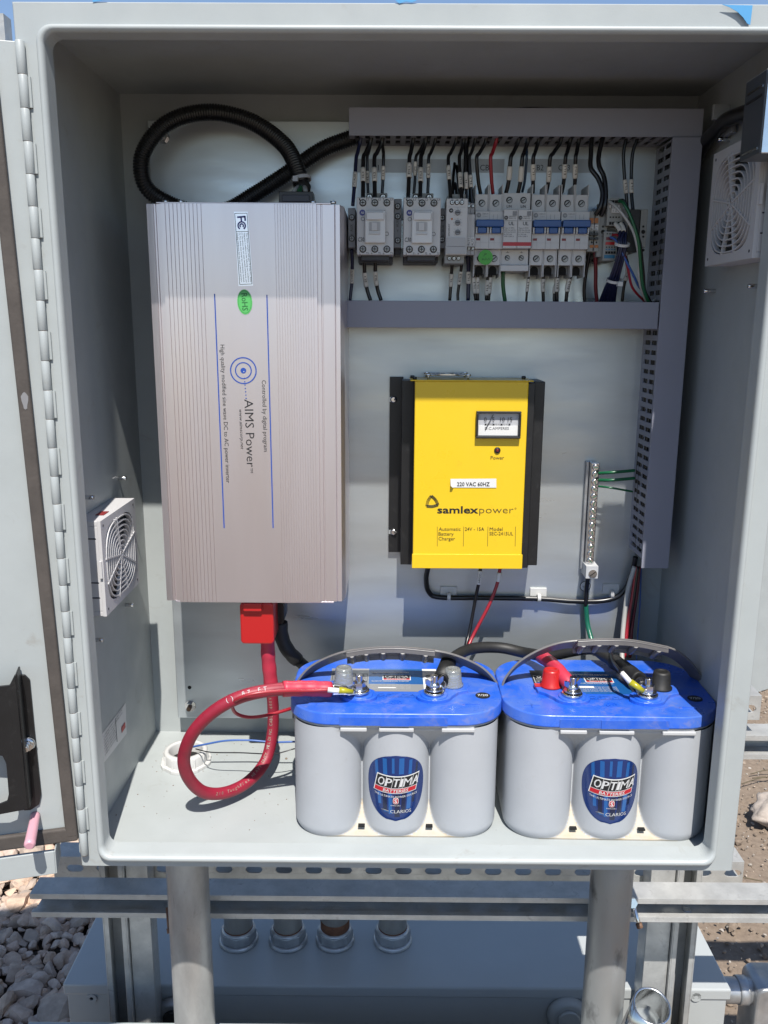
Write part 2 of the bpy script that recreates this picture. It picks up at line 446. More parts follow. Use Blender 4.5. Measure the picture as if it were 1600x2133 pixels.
# hinge knuckles
ax, ay = -.3745, -.0045
N = 29; z0, z1 = .012, .880
for i in range(N):
    a = z0+(z1-z0)*i/N; c = z0+(z1-z0)*(i+1)/N; dx = .0002*(1 if i % 2 else -1)
    b = MB(); b.lathe([(.0041, a+.0002), (.0043, a+.0005), (.0043, c-.0005), (.0041, c-.0002)], 'enclosure paint', Matrix.Translation((ax+dx, ay, 0)), 18)
    s_ = 1 if i % 2 else -1
    b.box(ax+s_*.0012, ax+s_*.0065, ay+.002, ay+.0038, a+.0012, c-.0012, 'enclosure paint')
    b.cyl((ax, ay, a-.0004), (ax, ay, a+.0005), .0040, 'rust', 12)
    b.build('hinge_knuckle', enc)
# ---- the door, swung open to the left
ph = math.radians(14.8)
DU = V(-math.cos(ph), -math.sin(ph), 0); DN = V(math.sin(ph), -math.cos(ph), 0)
DO = V(ax-.0015, ay+.003, 0)
DF = FR(DO, DU, UP)                              # x along door, y up, z = DU x UP
if (DF.to_3x3() @ V(0, 0, 1)).dot(DN) < 0: ZS = -1
else: ZS = 1
def dp(px, py, w=0):                             # photo pixel -> (u, z) on the door's inner face raised by w
    d = ray(px, py); o_ = DO+DN*w; t_ = (o_-CAM).dot(DN)/d.dot(DN); q = CAM+d*t_-DO
    return (q.dot(DU), q.z)
def dbox(mb, u0, u1, z0, z1, w0, w1, m):
    vs = [DO+DU*u+UP*z+DN*w_ for w_ in (w0, w1) for u, z in ((u0, z0), (u1, z0), (u1, z1), (u0, z1))]
    return mb.add(vs, [(0, 1, 2, 3), (7, 6, 5, 4), (0, 4, 5, 1), (1, 5, 6, 2), (2, 6, 7, 3), (3, 7, 4, 0)], m)
def dprism(mb, pts, w0, w1, m):
    vs = [DO+DU*u+UP*z+DN*w0 for u, z in pts]+[DO+DU*u+UP*z+DN*w1 for u, z in pts]; n = len(pts)
    return mb.add(vs, [tuple(range(n)), tuple(range(n, 2*n))[::-1]]+[(i, n+i, n+(i+1) % n, (i+1) % n) for i in range(n)], m)
zb = dp(150, 1748)[1]
b = MB(); du = dp(150, 1500)[0]
dbox(b, .0, .76, zb, .880, -.002, 0, 'enclosure paint')
dbox(b, .030, .76, zb-.0300, zb-.001, .016, .018, 'enclosure paint')
dbox(b, .030, .76, zb-.030, zb-.028, -.03, .016, 'enclosure paint')
dbox(b, .0285, .030, zb-.030, zb-.001, -.02, .018, 'enclosure paint')
dbox(b, .006, .76, .876, .878, -.02, -.002, 'enclosure paint')
door = b.build('door', enc, bevel=.001)
g0 = dp(118, 1500)[0]; g1 = dp(144, 1500)[0]
gl, gr_ = min(g0, g1), max(g0, g1)
b = MB(); ks = .020; dprism(b, [(gl, zb+.006), (gr_, zb+.006), (gr_+ks*.86, .862), (gl+ks*.86, .862)], .0003, .007, 'gasket'); dbox(b, gl, .75, zb+.0005, zb+.0062+.012, .0003, .0068, 'gasket')
b.build('door_gasket', door, bevel=.0025, seg=3)
b = MB(); q = dp(52, 835, .007); dprism(b, [(q[0]+.0032*math.cos(a)*(1+.3*math.sin(3*a)), q[1]+.009*math.sin(a)) for a in [2*PI*i/12 for i in range(12)]], .0069, .0073, 'concrete'); b.build('gasket_nick', door)
# black print pocket bracket
def pts(L, w_=0): return [dp(x, y, w_) for x, y in L]
b = MB()
dprism(b, pts([(27, 1418), (33, 1405), (52, 1406), (62, 1416), (72, 1520), (86, 1655), (82, 1676), (64, 1688), (50, 1689)], .003), .0005, .003, 'black metal')
dprism(b, pts([(-60, 1438), (0, 1429), (20, 1427), (31, 1405), (35, 1440), (58, 1686), (0, 1697), (-60, 1706), (-60, 1676), (0, 1674), (15, 1668), (18, 1655), (13, 1592), (5, 1575), (-60, 1570)], .026), .024, .026, 'black metal')
e = pts([(31, 1405), (35, 1440), (58, 1686)], .026)
for (u0, a0), (u1, a1) in zip(e, e[1:]):
    dprism(b, [(u0, a0), (u1, a1), (u1-.002, a1), (u0-.002, a0)], .003, .0245, 'black metal')
pk = b.build('pocket_bracket', door, bevel=.0008)
q = dp(58, 1548, .003); c = DO+DU*q[0]+UP*q[1]+DN*.003
b = MB(); F = FR(c, -DU, UP)
b.lathe([(.008, 0), (.0085, .003), (.006, .0055)], 'bright steel', F, 18); b.prism(circ(0, 0, .0062, 6), .0055, .0085, 'bright steel', F)
b.cyl(c+DN*.0085, c+DN*.016, .0032, 'bright steel', 14); b.build('bracket_bolt', pk)
q = dp(73, 1702, .004); c = DO+DU*q[0]+UP*q[1]+DN*.0
e = c+DN*.052+UP*-.006+DU*.0
b = MB(); L = [c, c.lerp(e, .5), e]; b.tube(catmull(L, 10), lambda t: .0062-.001*(1-t) if t < .96 else .0040, 'pink cap', 16); b.build('pink_stud_cap', door)
b = MB(); dprism(b, pts([(-30, 340), (4, 345), (4, 372), (-30, 378)], .001), .0004, .0008, 'red'); b.build('red_sticker', door)

# blue painter's tape left on the roof edge
def flat_poly(name, pxs, Y, m, label, cat, th=.0004):
    vs = [P(x, y, Y=Y) for x, y in pxs]; n = len(vs); vs += [v+V(0, th, 0) for v in vs]
    return tag(MB().add(vs, [tuple(range(n)), tuple(range(n, 2*n))[::-1]]+[(i, n+i, n+(i+1) % n, (i+1) % n) for i in range(n)], m).build(name), label, cat)
flat_poly('tape_scrap', [(1504, 9), (1520, 10), (1568, 11), (1563, 52), (1557, 49), (1548, 36), (1537, 25), (1520, 15)], -.0036, 'blue tape', 'torn blue masking tape triangle on the cabinet\'s top right edge', 'tape')
flat_poly('tape_scrap', [(824, 1), (832, 7), (846, 3), (858, 5), (868, 1), (868, -6), (824, -6)], -.0008, 'blue tape', 'small torn blue tape scrap at the middle of the cabinet\'s top edge', 'tape')
flat_poly('tape_scrap', [(193, 4), (205, 2), (222, -1), (222, -6), (193, -6)], -.0008, 'blue tape', 'tiny blue tape scrap near the cabinet\'s top left corner', 'tape')

# paper label on the left wall
def wallpt(px, py, X): p = P(px, py, X=X); return V(X, p.y, p.z)
cs = [wallpt(x, y, -.3785) for x, y in ((212, 1530), (262, 1464), (264, 1528), (216, 1590))]
b = MB(); n = 4; b.add(cs, [(3, 2, 1, 0)], 'white label')
o_, ux, uy = cs[3], cs[2]-cs[3], cs[0]-cs[3]
F = FR(o_+V(.0004, 0, 0), (0, 1, 0), (0, 0, 1)); LW = ux.y; LH = uy.z
for k in range(7):
    b.text('CABINET ENCLOSURE TYPE 12'[:22-k], F @ Matrix.Translation((.06*LW, LH*(.84-.11*k), 0)), LW*(.5 if k > 1 else .8), .0022, 'grey ink')
b.prism([(LW*.78, LH*.10), (LW*.95, LH*.10), (LW*.95, LH*.30), (LW*.78, LH*.30)], 0, .0003, 'red', F)
b.prism([(LW*.56, LH*.04), (LW*.57, LH*.04), (LW*.57, LH*.9), (LW*.56, LH*.9)], 0, .0002, 'grey ink', F)
tag(b.build('paper_label'), 'white printed paper label with red square stuck low on the left inner wall', 'label')

# ------------------------------------------------------------ filter fans
t_w = .002
def fan(X, s_, ya, yb, za, zb, label):
    # s_ = +1: on the left wall facing right
    yc, zc = (ya+yb)/2, (za+zb)/2; hw, hh = (yb-ya)/2, (zb-za)/2
    t_ = thing('filter_fan', label, 'vent', (X, yc, zc), 'square grille filter fans on the side walls')
    wall = -.379 if s_ > 0 else WR-t_w
    b = MB(); m = 'fan grey'
    x1 = X-s_*.004; th = .006
    for (a0, a1, c0, c1) in ((-hw, hw, hh-th, hh), (-hw, hw, -hh, -hh+th), (-hw, -hw+th, -hh+th, hh-th), (hw-th, hw, -hh+th, hh-th)):
        b.box(x1, wall, yc+a0, yc+a1, zc+c0, zc+c1, m)
    for k in (-.62, -.3, .62): b.box(wall, X-s_*.006, yc-hw-.0006, yc-hw+.001, zc+hh*k, zc+hh*k+.0018, 'device dark')
    b.build('housing', t_, bevel=.0008)
    b = MB(); F = FR(V(X-s_*.004, yc, zc), (0, s_, 0), (0, 0, 1))
    fr = .9; R = min(hw, hh)*.90
    # face plate = square with round-ish opening, built as ring to square
    n = 48; vs = []; fs = []
    for i in range(n):
        a = 2*PI*i/n; cx, cy = math.cos(a), math.sin(a)
        k = 1/max(abs(cx), abs(cy)); k2 = 1/((abs(cx)**4+abs(cy)**4)**.25)
        vs += [F @ V(cx*k*hw, cy*k*hh, 0), F @ V(cx*k2*hw*.84, cy*k2*hh*.84, 0), F @ V(cx*k*hw, cy*k*hh, .004), F @ V(cx*k2*hw*.84, cy*k2*hh*.84, .004)]
    for i in range(n):
        j = (i+1) % n; fs += [(4*i+2, 4*j+2, 4*j+3, 4*i+3), (4*i+3, 4*j+3, 4*j+1, 4*i+1), (4*i, 4*j, 4*j+2, 4*i+2)]
    b.add(vs, fs, m)
    for kx, ky in ((-.88, .88), (.88, .88), (-.88, -.88), (.88, -.88)): b.prism(circ(kx*hw, ky*hh, .0016, 10), .004, .0043, 'device dark', F)
    for sy in (-1, 1): b.prism([(hw*.99*1, -.010), (hw+.004, -.010), (hw+.004, .010), (hw*.99, .010)] if sy > 0 else [(-hw-.003, -.010), (-hw*.99, -.010), (-hw*.99, .010), (-hw-.003, .010)], 0, .003, m, F)
    b.build('face_plate', t_)
    b = MB(); nr = 8
    def se(r, a):
        cx, cy = math.cos(a), math.sin(a); k2 = 1/((abs(cx)**3+abs(cy)**3)**(1/3)); return (cx*k2*hw*r, cy*k2*hh*r)
    for q in range(nr):
        r = .84*(q+1)/nr-.02
        L = [F @ V(*se(r, 2*PI*i/40), .0025) for i in range(41)]
        b.strap(L, F.to_3x3() @ V(0, 0, 1), .005, .0015, m)
    for a in (.30, .30+PI/2-.1, PI-.3+.1, PI*1.5-.3, 2*PI-.5, PI+.42, PI*.5-.28+.62, PI*1.5+.3):
        L = [F @ V(*se(.03, a), .003), F @ V(*se(.86, a), .003)]
        b.strap(L, F.to_3x3() @ V(0, 0, 1), .0045, .0018, m)
    b.build('grille', t_)
    b = MB(); b.prism([(-hw*.88, -hh*.88), (hw*.88, -hh*.88), (hw*.88, hh*.88), (-hw*.88, hh*.88)], -.008, -.006, 'filter mat', F); b.build('filter_pad', t_)
    return t_
fl = fan(-.350, 1, .055, .188, .284, .398, 'pale grey filter fan on the left inner wall beside the inverter')
a = P(1468, 555, X=.350); c_ = P(1598, 330, X=.350)
fan(.350, -1, a.y-.133, a.y, a.z, a.z+.124, 'pale grey filter fan high on the right inner wall below the steel box')
b = MB(); c = P(206, 1068, X=-.36); b.box(-.366, -.356, .085, .105, .3983, .3988, 'vent red'); b.build('warning_sticker', fl)

# steel junction box on the right inner wall near the opening, with black conduit
tj = thing('thermostat_box', 'small bright steel box sticking out of the upper right inner wall', 'junction box', (.36, .0, .80))
yf = -.040
a = P(1582, 318, Y=yf); 
x0 = a.x; zt, zb_ = P(1590, 142, Y=yf).z, a.z
b = MB(); b.box(x0, .377, yf, yf+.047, zb_, zt, 'shaded steel'); bx_ = b.build('box_body', tj, bevel=.001)  # shade of the side faces is put into the body colour
b = MB(); b.box(x0+.0005, .377, yf-.003, yf, zb_-.001, zt+.001, 'bright steel'); b.build('sunlit_front', tj, bevel=.0008)  # separate brighter front, its colour standing for the sunlit face
for zz, m in ((zb_+.004, 'bright steel'), (zt-.014, 'bright steel'), (zt-.022, 'black metal')):
    b = MB(); b.box(x0-.0006, x0+.001, yf+.006, yf+.041, zz, zz+.0022, m); b.build('box_slot', tj)
b = MB(); b.box(x0+.012, x0+.05, yf-.0036, yf-.003, zb_+.05, zt-.03, 'white label'); b.build('box_label', tj)
b = MB(); a = P(1588, 110, Y=.02); L = catmull([V(.372, .02, zt-.01), V(.368, .015, zt+.03), V(.366, .03, zt+.07)], 8)
b.tube(L, .014, 'black conduit', 14)
tag(b.build('black_cable'), 'thick black cable rising from the steel box in the upper right corner', 'cable')
b = MB()
a0 = V(.366, .005, P(1565, 205, Y=.005).z); a1 = P(1500, 240, Y=.14); a2 = P(1478, 268, Y=.20); a3 = P(1468, 330, Y=.225); a4 = P(1462, 420, Y=.235)
for q in (a1, a2): q.x = .366
b.tube(catmull([a0, a1, a2, V(.365, .27, a3.z), V(.365, .29, a4.z-.05)], 10), .0085, 'black conduit', 14)
tag(b.build('black_cable'), 'black cable running back along the upper right inner wall with a pale tie mount', 'cable')
b = MB(); c = P(1515, 250, X=.372); b.box(.374, .379, c.y-.012, c.y+.012, c.z-.016, c.z+.004, 'device mid'); b.box(.354, .374, c.y-.002, c.y+.003, c.z+.0, c.z+.017, 'device mid')
tag(b.build('tie_mount', bevel=.001), 'square adhesive tie mount holding the black cable in the upper right corner', 'cable mount')
# ------------------------------------------------------------ ground
GZ = -.80
def struct(b, name, **k): o = b.build(name, **k); o['kind'] = 'structure'; return o
b = MB(); n = 60
xs = np.concatenate([np.linspace(-60, -2.5, 8), np.linspace(-2.0, 3.2, 80), np.linspace(4, 60, 8)]); ys = np.concatenate([np.linspace(-40, -.6, 8), np.linspace(-.4, 4.5, 75), np.linspace(5.5, 90, 8)])
vs = []; 
for y in ys:
    for x in xs:
        h = .010*math.sin(x*7.1+math.sin(y*5))*math.cos(y*6.3+x)+.006*math.sin(x*23+y*9)*math.sin(y*19-x*7)+random.uniform(-.004, .004)
        if .55 < x < .75 and .95 < y < 1.15: h -= .03
        if x < -.2: h = h*.3-.03
        vs.append((x, y, GZ-.012+h))
nx = len(xs); fs = [(j*nx+i, j*nx+i+1, (j+1)*nx+i+1, (j+1)*nx+i) for j in range(len(ys)-1) for i in range(nx-1)]
b.add(vs, fs, 'dirt', True); struct(b, 'ground')
b = MB(); b.box(-12, -.40, -4, 14, GZ-.03, GZ-.028+.006, 'gravel bed'); struct(b, 'gravel_bed')
b = MB(); b.box(P(345, 1833, Z=-.535).x, P(1186, 1836, Z=-.535).x, .665, .95, GZ, -.535, 'concrete'); tag(b.build('rear_plinth', bevel=.004), 'plain grey concrete plinth behind the steel trough', 'plinth')

def stones(name, N, area, size, m, label, cat, seed, zf=None, flat=.7, kind='stuff', sub=2, avoid=None):
    rnd = np.random.RandomState(seed)
    import bmesh
    bm = bmesh.new(); bmesh.ops.create_icosphere(bm, subdivisions=sub, radius=1)
    bv = np.array([v.co[:] for v in bm.verts]); bf = np.array([[v.index for v in f.verts] for f in bm.faces]); bm.free()
    V_, F_ = [], []; k = 0
    x0, x1, y0, y1 = area
    step = math.sqrt((x1-x0)*(y1-y0)/N)
    cells = [(x0+(i+.5)*step, y0+(j+.5)*step) for i in range(int((x1-x0)/step)) for j in range(int((y1-y0)/step))]
    for cx, cy in cells:
        cx += rnd.uniform(-.45, .45)*step; cy += rnd.uniform(-.45, .45)*step
        if avoid and avoid(cx, cy): continue
        s = size*rnd.lognormal(0, .36); d = bv.copy()
        for _ in range(8):                                   # chop flat facets
            nrm = rnd.normal(size=3); nrm /= np.linalg.norm(nrm); c = rnd.uniform(.42, .74)
            p = d @ nrm; over = np.maximum(p-c, 0); d -= np.outer(over, nrm)*.97
        d *= np.array([rnd.uniform(.8, 1.35), rnd.uniform(.7, 1.1), rnd.uniform(.5, .9)])*s*.5
        a = rnd.uniform(0, 2*PI); e = rnd.uniform(-.5, .5)
        ca, sa, ce, se_ = math.cos(a), math.sin(a), math.cos(e), math.sin(e)
        d = d @ np.array([[1, 0, 0], [0, ce, -se_], [0, se_, ce]]) @ np.array([[ca, -sa, 0], [sa, ca, 0], [0, 0, 1]])
        z = (zf(cx, cy) if zf else GZ)+rnd.uniform(-.3, .35)*s*.5
        d += np.array([cx, cy, z]); V_.append(d); F_.append(bf+k); k += len(bv)
    v = np.concatenate(V_); f = np.concatenate(F_)
    me = bpy.data.meshes.new(name); me.from_pydata(v.tolist(), [], f.tolist()); me.materials.append(MATS[m]); me.update()
    o = bpy.data.objects.new(name, me); COL.objects.link(o); tag(o, label, cat, kind=kind); return o
stones('gravel', 5200, (-1.75, -.36, .30, 2.3), .037, 'gravel', 'pale tan crushed stones covering the ground left of the rack', 'gravel', 3, zf=lambda x, y: GZ+.004, avoid=lambda x, y: (x > -.56 and .38 < y < .66) or (x > -.47 and y > .64))
stones('gravel_low', 1800, (-1.75, -.50, .30, 2.3), .040, 'gravel', 'lower layer of pale tan crushed stones left of the rack', 'gravel', 5, zf=lambda x, y: GZ-.014, sub=1)
stones('dirt_chips', 9000, (.30, 2.6, .35, 3.8), .0075, 'pale chip', 'small pale chips scattered over the brown dirt right of the rack', 'pebbles', 8, zf=lambda x, y: GZ-.008, sub=1)
stones('dirt_clods', 5500, (.30, 2.6, .35, 3.8), .018, 'dirt', 'small brown clods scattered over the dirt right of the rack', 'dirt clods', 9, zf=lambda x, y: GZ-.015, sub=1)
c = P(1572, 1690, Z=GZ)
o = stones('rock', 1, (c.x+.02, c.x+.14, c.y-.02, c.y+.10), .17, 'rock', 'large rough grey brown rock on the dirt beside the cabinet', 'rock', 21, zf=lambda x, y: GZ+.02, kind=None, sub=4) if False else None
def rock(c, s, seed, label):
    import bmesh
    rnd = np.random.RandomState(seed); bm = bmesh.new(); bmesh.ops.create_icosphere(bm, subdivisions=4, radius=1)
    d = np.array([v.co[:] for v in bm.verts]); f = [[v.index for v in q.verts] for q in bm.faces]; bm.free()
    for _ in range(16):
        nrm = rnd.normal(size=3); nrm /= np.linalg.norm(nrm); c0 = rnd.uniform(.55, .85); p = d @ nrm; d -= np.outer(np.maximum(p-c0, 0), nrm)*.9
    for k in range(40):
        q = rnd.normal(size=3); q /= np.linalg.norm(q); dist = np.linalg.norm(d-q*.8, axis=1); d *= (1-.10*np.exp(-(dist/.16)**2))[:, None]
    from mathutils import noise as _n
    d *= np.array([1+.16*_n.fractal(Vector(p)*2.2, 1.0, 2.0, 5)+.05*_n.noise(Vector(p)*11) for p in d])[:, None]
    d *= np.array([1.25, .9, .62])*s
    b = MB(); b.add([Vector(p)+c for p in d], f, 'rock', True); return tag(b.build('rock'), label, 'rock')
c = P(1588, 1692, Z=GZ+.03); rock(c+V(.06, .02, 0), .085, 4, 'large rough grey brown rock on the dirt beside the cabinet')
for i, (px, py) in enumerate(((1555, 1560), (1590, 1530), (1470, 1850), (1560, 1620))):
    rnd = random.Random(i); c = P(px, py, Z=GZ); b = MB(); a = rnd.uniform(-.6, .6)
    for k in range(3):
        q = c+V(rnd.uniform(-.05, .05), rnd.uniform(-.05, .05), .006)
        b.tube(catmull([q, q+V(.06, .02*math.sin(a+k), .008), q+V(.13, .05*math.sin(a*2+k), .002)], 5), .0016, 'twig', 6)
    tag(b.build('twigs'), ('dry twigs lying on the dirt beside the rock', 'dry twigs at the right edge behind the rack rail', 'dry twigs on the dirt right of the rack post', 'dry twigs just left of the rock')[i], 'twigs', 'dry twigs on the dirt')

# ------------------------------------------------------------ rack of strut channel
rack = thing('strut_rack', 'galvanised strut channel rack carrying the cabinet', 'rack', (0, .30, GZ))
def channel_x(name, x0, x1, y, z, sw=.041, face=-1, m='strut zinc', slots=False, solid=False):
    # channel along x; open side faces -y unless solid
    b = MB(); t = .0022; lip = .009
    b.box(x0, x1, y, y+sw, z+sw-t, z+sw, m); b.box(x0, x1, y, y+sw, z, z+t, m)
    if not solid:
        b.box(x0, x1, y, y+t, z+sw-lip, z+sw-t, m); b.box(x0, x1, y, y+t, z+t, z+lip, m)
        b.box(x0, x1, y+t, y+.009, z+sw-lip, z+sw-lip+t, m); b.box(x0, x1, y+t, y+.009, z+lip-t, z+lip, m)
        yb = y+sw-t
    else: yb = y
    zs0, zs1 = z+sw*.30, z+sw*.62                # slotted web
    b.box(x0, x1, yb, yb+t, z+t, zs0, m); b.box(x0, x1, yb, yb+t, zs1, z+sw-t, m)
    x = x0; pitch = .0508; sl = .0286
    while x < x1:
        a = x+ (pitch-sl); b.box(x, min(a, x1), yb, yb+t, zs0, zs1, m)
        r = (zs1-zs0)/2                           # rounded slot ends
        if a+sl < x1:
            for sx, xx in ((1, a), (-1, a+sl)):
                for sz, zz in ((1, zs0), (-1, zs1)):
                    pts_ = [(xx, zz)]+[(xx+sx*(r-r*math.sin(k*PI/8)), zz+sz*(r-r*math.cos(k*PI/8))) for k in range(5)]
                    v_ = [(p, yb, q) for p, q in pts_]+[(p, yb+t, q) for p, q in pts_]; n_ = 6
                    b.add(v_, [tuple(range(6)), tuple(range(6, 12))[::-1]]+[(i, (i+1) % 6, 6+(i+1) % 6, 6+i) for i in range(6)], m)
        x += pitch
    return b.build(name, rack, bevel=.0008)
def channel_z(x, y, z0, z1, sw=.041, m='strut zinc'):
    b = MB(); t = .0022; lip = .010
    b.box(x, x+t, y, y+sw, z0, z1, m); b.box(x+sw-t, x+sw, y, y+sw, z0, z1, m); b.box(x+t, x+sw-t, y+sw-t, y+sw, z0, z1, m)
    b.box(x+t, x+lip, y, y+t, z0, z1, m); b.box(x+sw-lip, x+sw-t, y, y+t, z0, z1, m)
    b.box(x+lip-t, x+lip, y+t, y+.009, z0, z1, m); b.box(x+sw-lip, x+sw-lip+t, y+t, y+.009, z0, z1, m)
    return b.build('upright', rack, bevel=.0008)
def solid_z(x, y, z0, z1, sw=.041, m='strut zinc'):
    b = MB(); t = .0022
    b.box(x, x+sw, y, y+t, z0, z1, m); b.box(x, x+t, y+t, y+sw, z0, z1, m); b.box(x+sw-t, x+sw, y+t, y+sw, z0, z1, m)
    return b.build('upright', rack, bevel=.0008)
yF = .262; a = P(800, 1868, Y=yF); zF = a.z-.041
x0 = P(64, 1890, Y=yF).x
channel_x('front_rail', x0, .98, yF, zF)
xv = P(222, 2000, Y=.345).x; channel_z(xv-.002, .345, GZ, -.05); solid_z(xv+.040, .352, GZ, -.05, .036)
xv2 = P(1340, 2060, Y=.345).x; solid_z(xv2, .352, GZ, -.05, .040); channel_z(xv2+.041, .345, GZ, -.05)
a = P(113, 1822, Y=.392); c = P(1545, 1850, Y=.392)
channel_x('slotted_rail', a.x, c.x, .392, P(800, 1834, Y=.392).z, solid=True)
a = P(1582, 1500, Y=.345)
channel_x('upper_rail', .30, a.x, .345, a.z, solid=True)
a = P(1590, 1582, Y=.345); channel_x('side_rail', .40, 1.6, .345, a.z)
for px, py, Y in ((228, 1893, yF+.03), (1428, 1898, yF+.03)):
    c = P(px, py, Y=Y); b = MB(); F = FF(c.x, c.z, Y); b.prism(circ(0, 0, .009, 6), 0, .008, 'bright steel', F); b.lathe([(.006, .008), (.0045, .010)], 'bright steel', F, 14); b.build('rail_bolt', rack)

# conduits up into the cabinet floor
def conduit(x, y, label, stain):
    tt = thing('steel_conduit', label, 'conduit', (x, y, GZ), 'steel conduits entering the cabinet floor')
    b = MB(); b.cyl((x, y, GZ+.06), (x, y, -.0005), .0300, 'zinc scuffed' if stain else 'zinc pipe', 40); p = b.build('pipe', tt)
    if False:
        b = MB()
        for k in range(16):
            a = -PI/2+random.uniform(-.9, 1.1); z = -.33+random.uniform(-.05, .02); w_ = random.uniform(.001, .004); h_ = random.uniform(.006, .025)
            v = [V(x+.0302*math.cos(a+da), y+.0302*math.sin(a+da), z+dz) for da, dz in ((-w_*20, 0), (w_*14, .002), (w_*18, h_*.6), (w_*3, h_), (-w_*12, h_*.7))]
            b.add(v, [(0, 1, 2, 3, 4)], 'black rubber')
        b.build('dark_scuffs', p)
    return tt
cl = conduit(-.309, .20, 'smooth clean steel conduit on the left, rising into the cabinet floor', 0)
cr = conduit(.304, .20, 'scuffed steel conduit with black scrape marks on the right, rising into the cabinet floor', 1)
# strut clamps
for px, py, lab in ((352, 1915, 'rusty bolt tip beside the left conduit on the front rail'), (1326, 1905, 'bright clamp bolt with rusty tip beside the right conduit on the front rail')):
    c = P(px, py, Y=yF-.012); b = MB()
    b.cyl(c+V(-.004, .012, .012), c+V(.002, -.006, -.010), .0035, 'bright steel' if px > 800 else 'rusty steel', 12)
    b.cyl(c+V(.002, -.006, -.010), c+V(.004, -.010, -.016), .0048, 'rusty steel', 12)
    if px > 800: b.prism(circ(0, 0, .008, 6), 0, .007, 'bright steel', FR(c+V(-.006, .01, .014), (1, 0, 0), (0, .4, 1)))
    tag(b.build('clamp_bolt'), lab, 'bolt')

# trough and the four conduits behind
TZ = -.517
tr = thing('wire_trough', 'long grey steel trough with a folded lid under the cabinet', 'trough', (0, .5, GZ))
a = P(130, 2050, Z=TZ); c = P(1517, 2048, Z=TZ); ty0 = .392; ty1 = .640
b = MB(); b.box(a.x, c.x, ty0-.002, ty1, TZ-.022, TZ, 'trough paint'); lid = b.build('trough_lid', tr, bevel=.003)
b = MB(); b.box(a.x+.006, c.x-.006, ty0+.001, ty1-.004, GZ, TZ-.022, 'trough paint'); b.build('trough_body', tr, bevel=.0015)
for px, py in ((191, 2075), (1450, 2072)):
    q = P(px, py, Y=ty0); b = MB(); F = FF(q.x, q.z-.004, ty0+.001); b.ring((0, 0), .0035, .009, F, 0, .003, 'trough paint'); b.prism(circ(0, 0, .0036), 0, .001, 'black hole', F); b.build('lid_screw', tr)
for px in (497, 600, 698, 818):
    q = P(px, 1962, Z=TZ); x, y = q.x, q.y+.004
    th = thing('short_conduit', ('left end pipe of the four steel pipes entering the trough', 'second from left of the four steel pipes, with rusty thread above its hub', 'third of the four steel pipes, with its lower end painted dark rust red', 'right end pipe, standing apart from the other three on the trough')[(497, 600, 698, 818).index(px)], 'conduit', (x, y, TZ), 'four steel pipes entering the trough')
    b = MB(); b.cyl((x, y, TZ+.03), (x, y, -.04), .0265, 'zinc pipe', 32); p = b.build('pipe', th)
    b = MB(); b.cyl((x, y, TZ+.026), (x, y, TZ+(.05 if px == 698 else .033)), .0272, 'rust', 32); b.build('thread', th)
    b = MB(); F = FR(V(x, y, TZ), (1, 0, 0), (0, 1, 0)); b.lathe([(.036, 0), (.037, .003), (.035, .008), (.033, .009)], 'galvanised steel', F, 40)
    b.prism(circ(0, 0, .034, 8), .009, .027, 'galvanised steel', F); b.lathe([(.0315, .027), (.0280, .031)], 'galvanised steel', F, 32); b.build('hub', th, bevel=.001)
# second trough in front, only its top edge in view
a = P(60, 2127, Y=.27); c = P(1575, 2127, Y=.27)
t2 = thing('low_trough', 'pale grey metal tray whose top edge just shows along the bottom of the view', 'trough', (0, .14, GZ))
b = MB(); b.box(a.x, c.x, .0, .27, a.z-.012, a.z, 'enclosure paint'); b.build('tray_lid', t2, bevel=.002)
b = MB(); b.box(a.x+.01, c.x-.01, .004, .266, GZ, a.z-.012, 'enclosure paint'); b.build('tray_body', t2)
# flanges on the trough front behind both conduits
for px, py, lab in ((366, 2112, 'round cast hub behind the left conduit'), (1182, 2112, 'round pale hub plate behind the right conduit')):
    q = P(px, py, Y=ty0-.002); F = FF(q.x, q.z, ty0-.001)
    b = MB(); b.lathe([(.036, 0), (.036, .004), (.030, .012), (.026, .014)], 'galvanised steel' if px < 800 else 'trough paint', F, 36); b.lathe([(.02, .014), (.018, .02)], 'black rubber' if px < 800 else 'trough paint', F, 24)
    tag(b.build('pipe_hub'), lab+' on the trough face', 'hub')
# open threaded coupling, bottom right
q = P(1352, 2108, Y=.13); F = FR(q-V(0, 0, .055), (1, 0, 0), V(0, .86, -.2)); 
ax_ = (V(.05, -.42, 1)).normalized(); F = FR(q-ax_*.07, ax_.orthogonal(), ax_.cross(ax_.orthogonal()))
pr_ = [(.026, 0), (.026, .088), (.0235, .088)]+[(.0225+.0009*(k % 2), .086-k*.0016) for k in range(28)]
b = MB(); b.lathe(pr_, 'bright steel', F, 40, cap=False)
tag(b.build('threaded_coupling'), 'open shiny steel coupling with threads inside at the bottom right', 'pipe coupling')
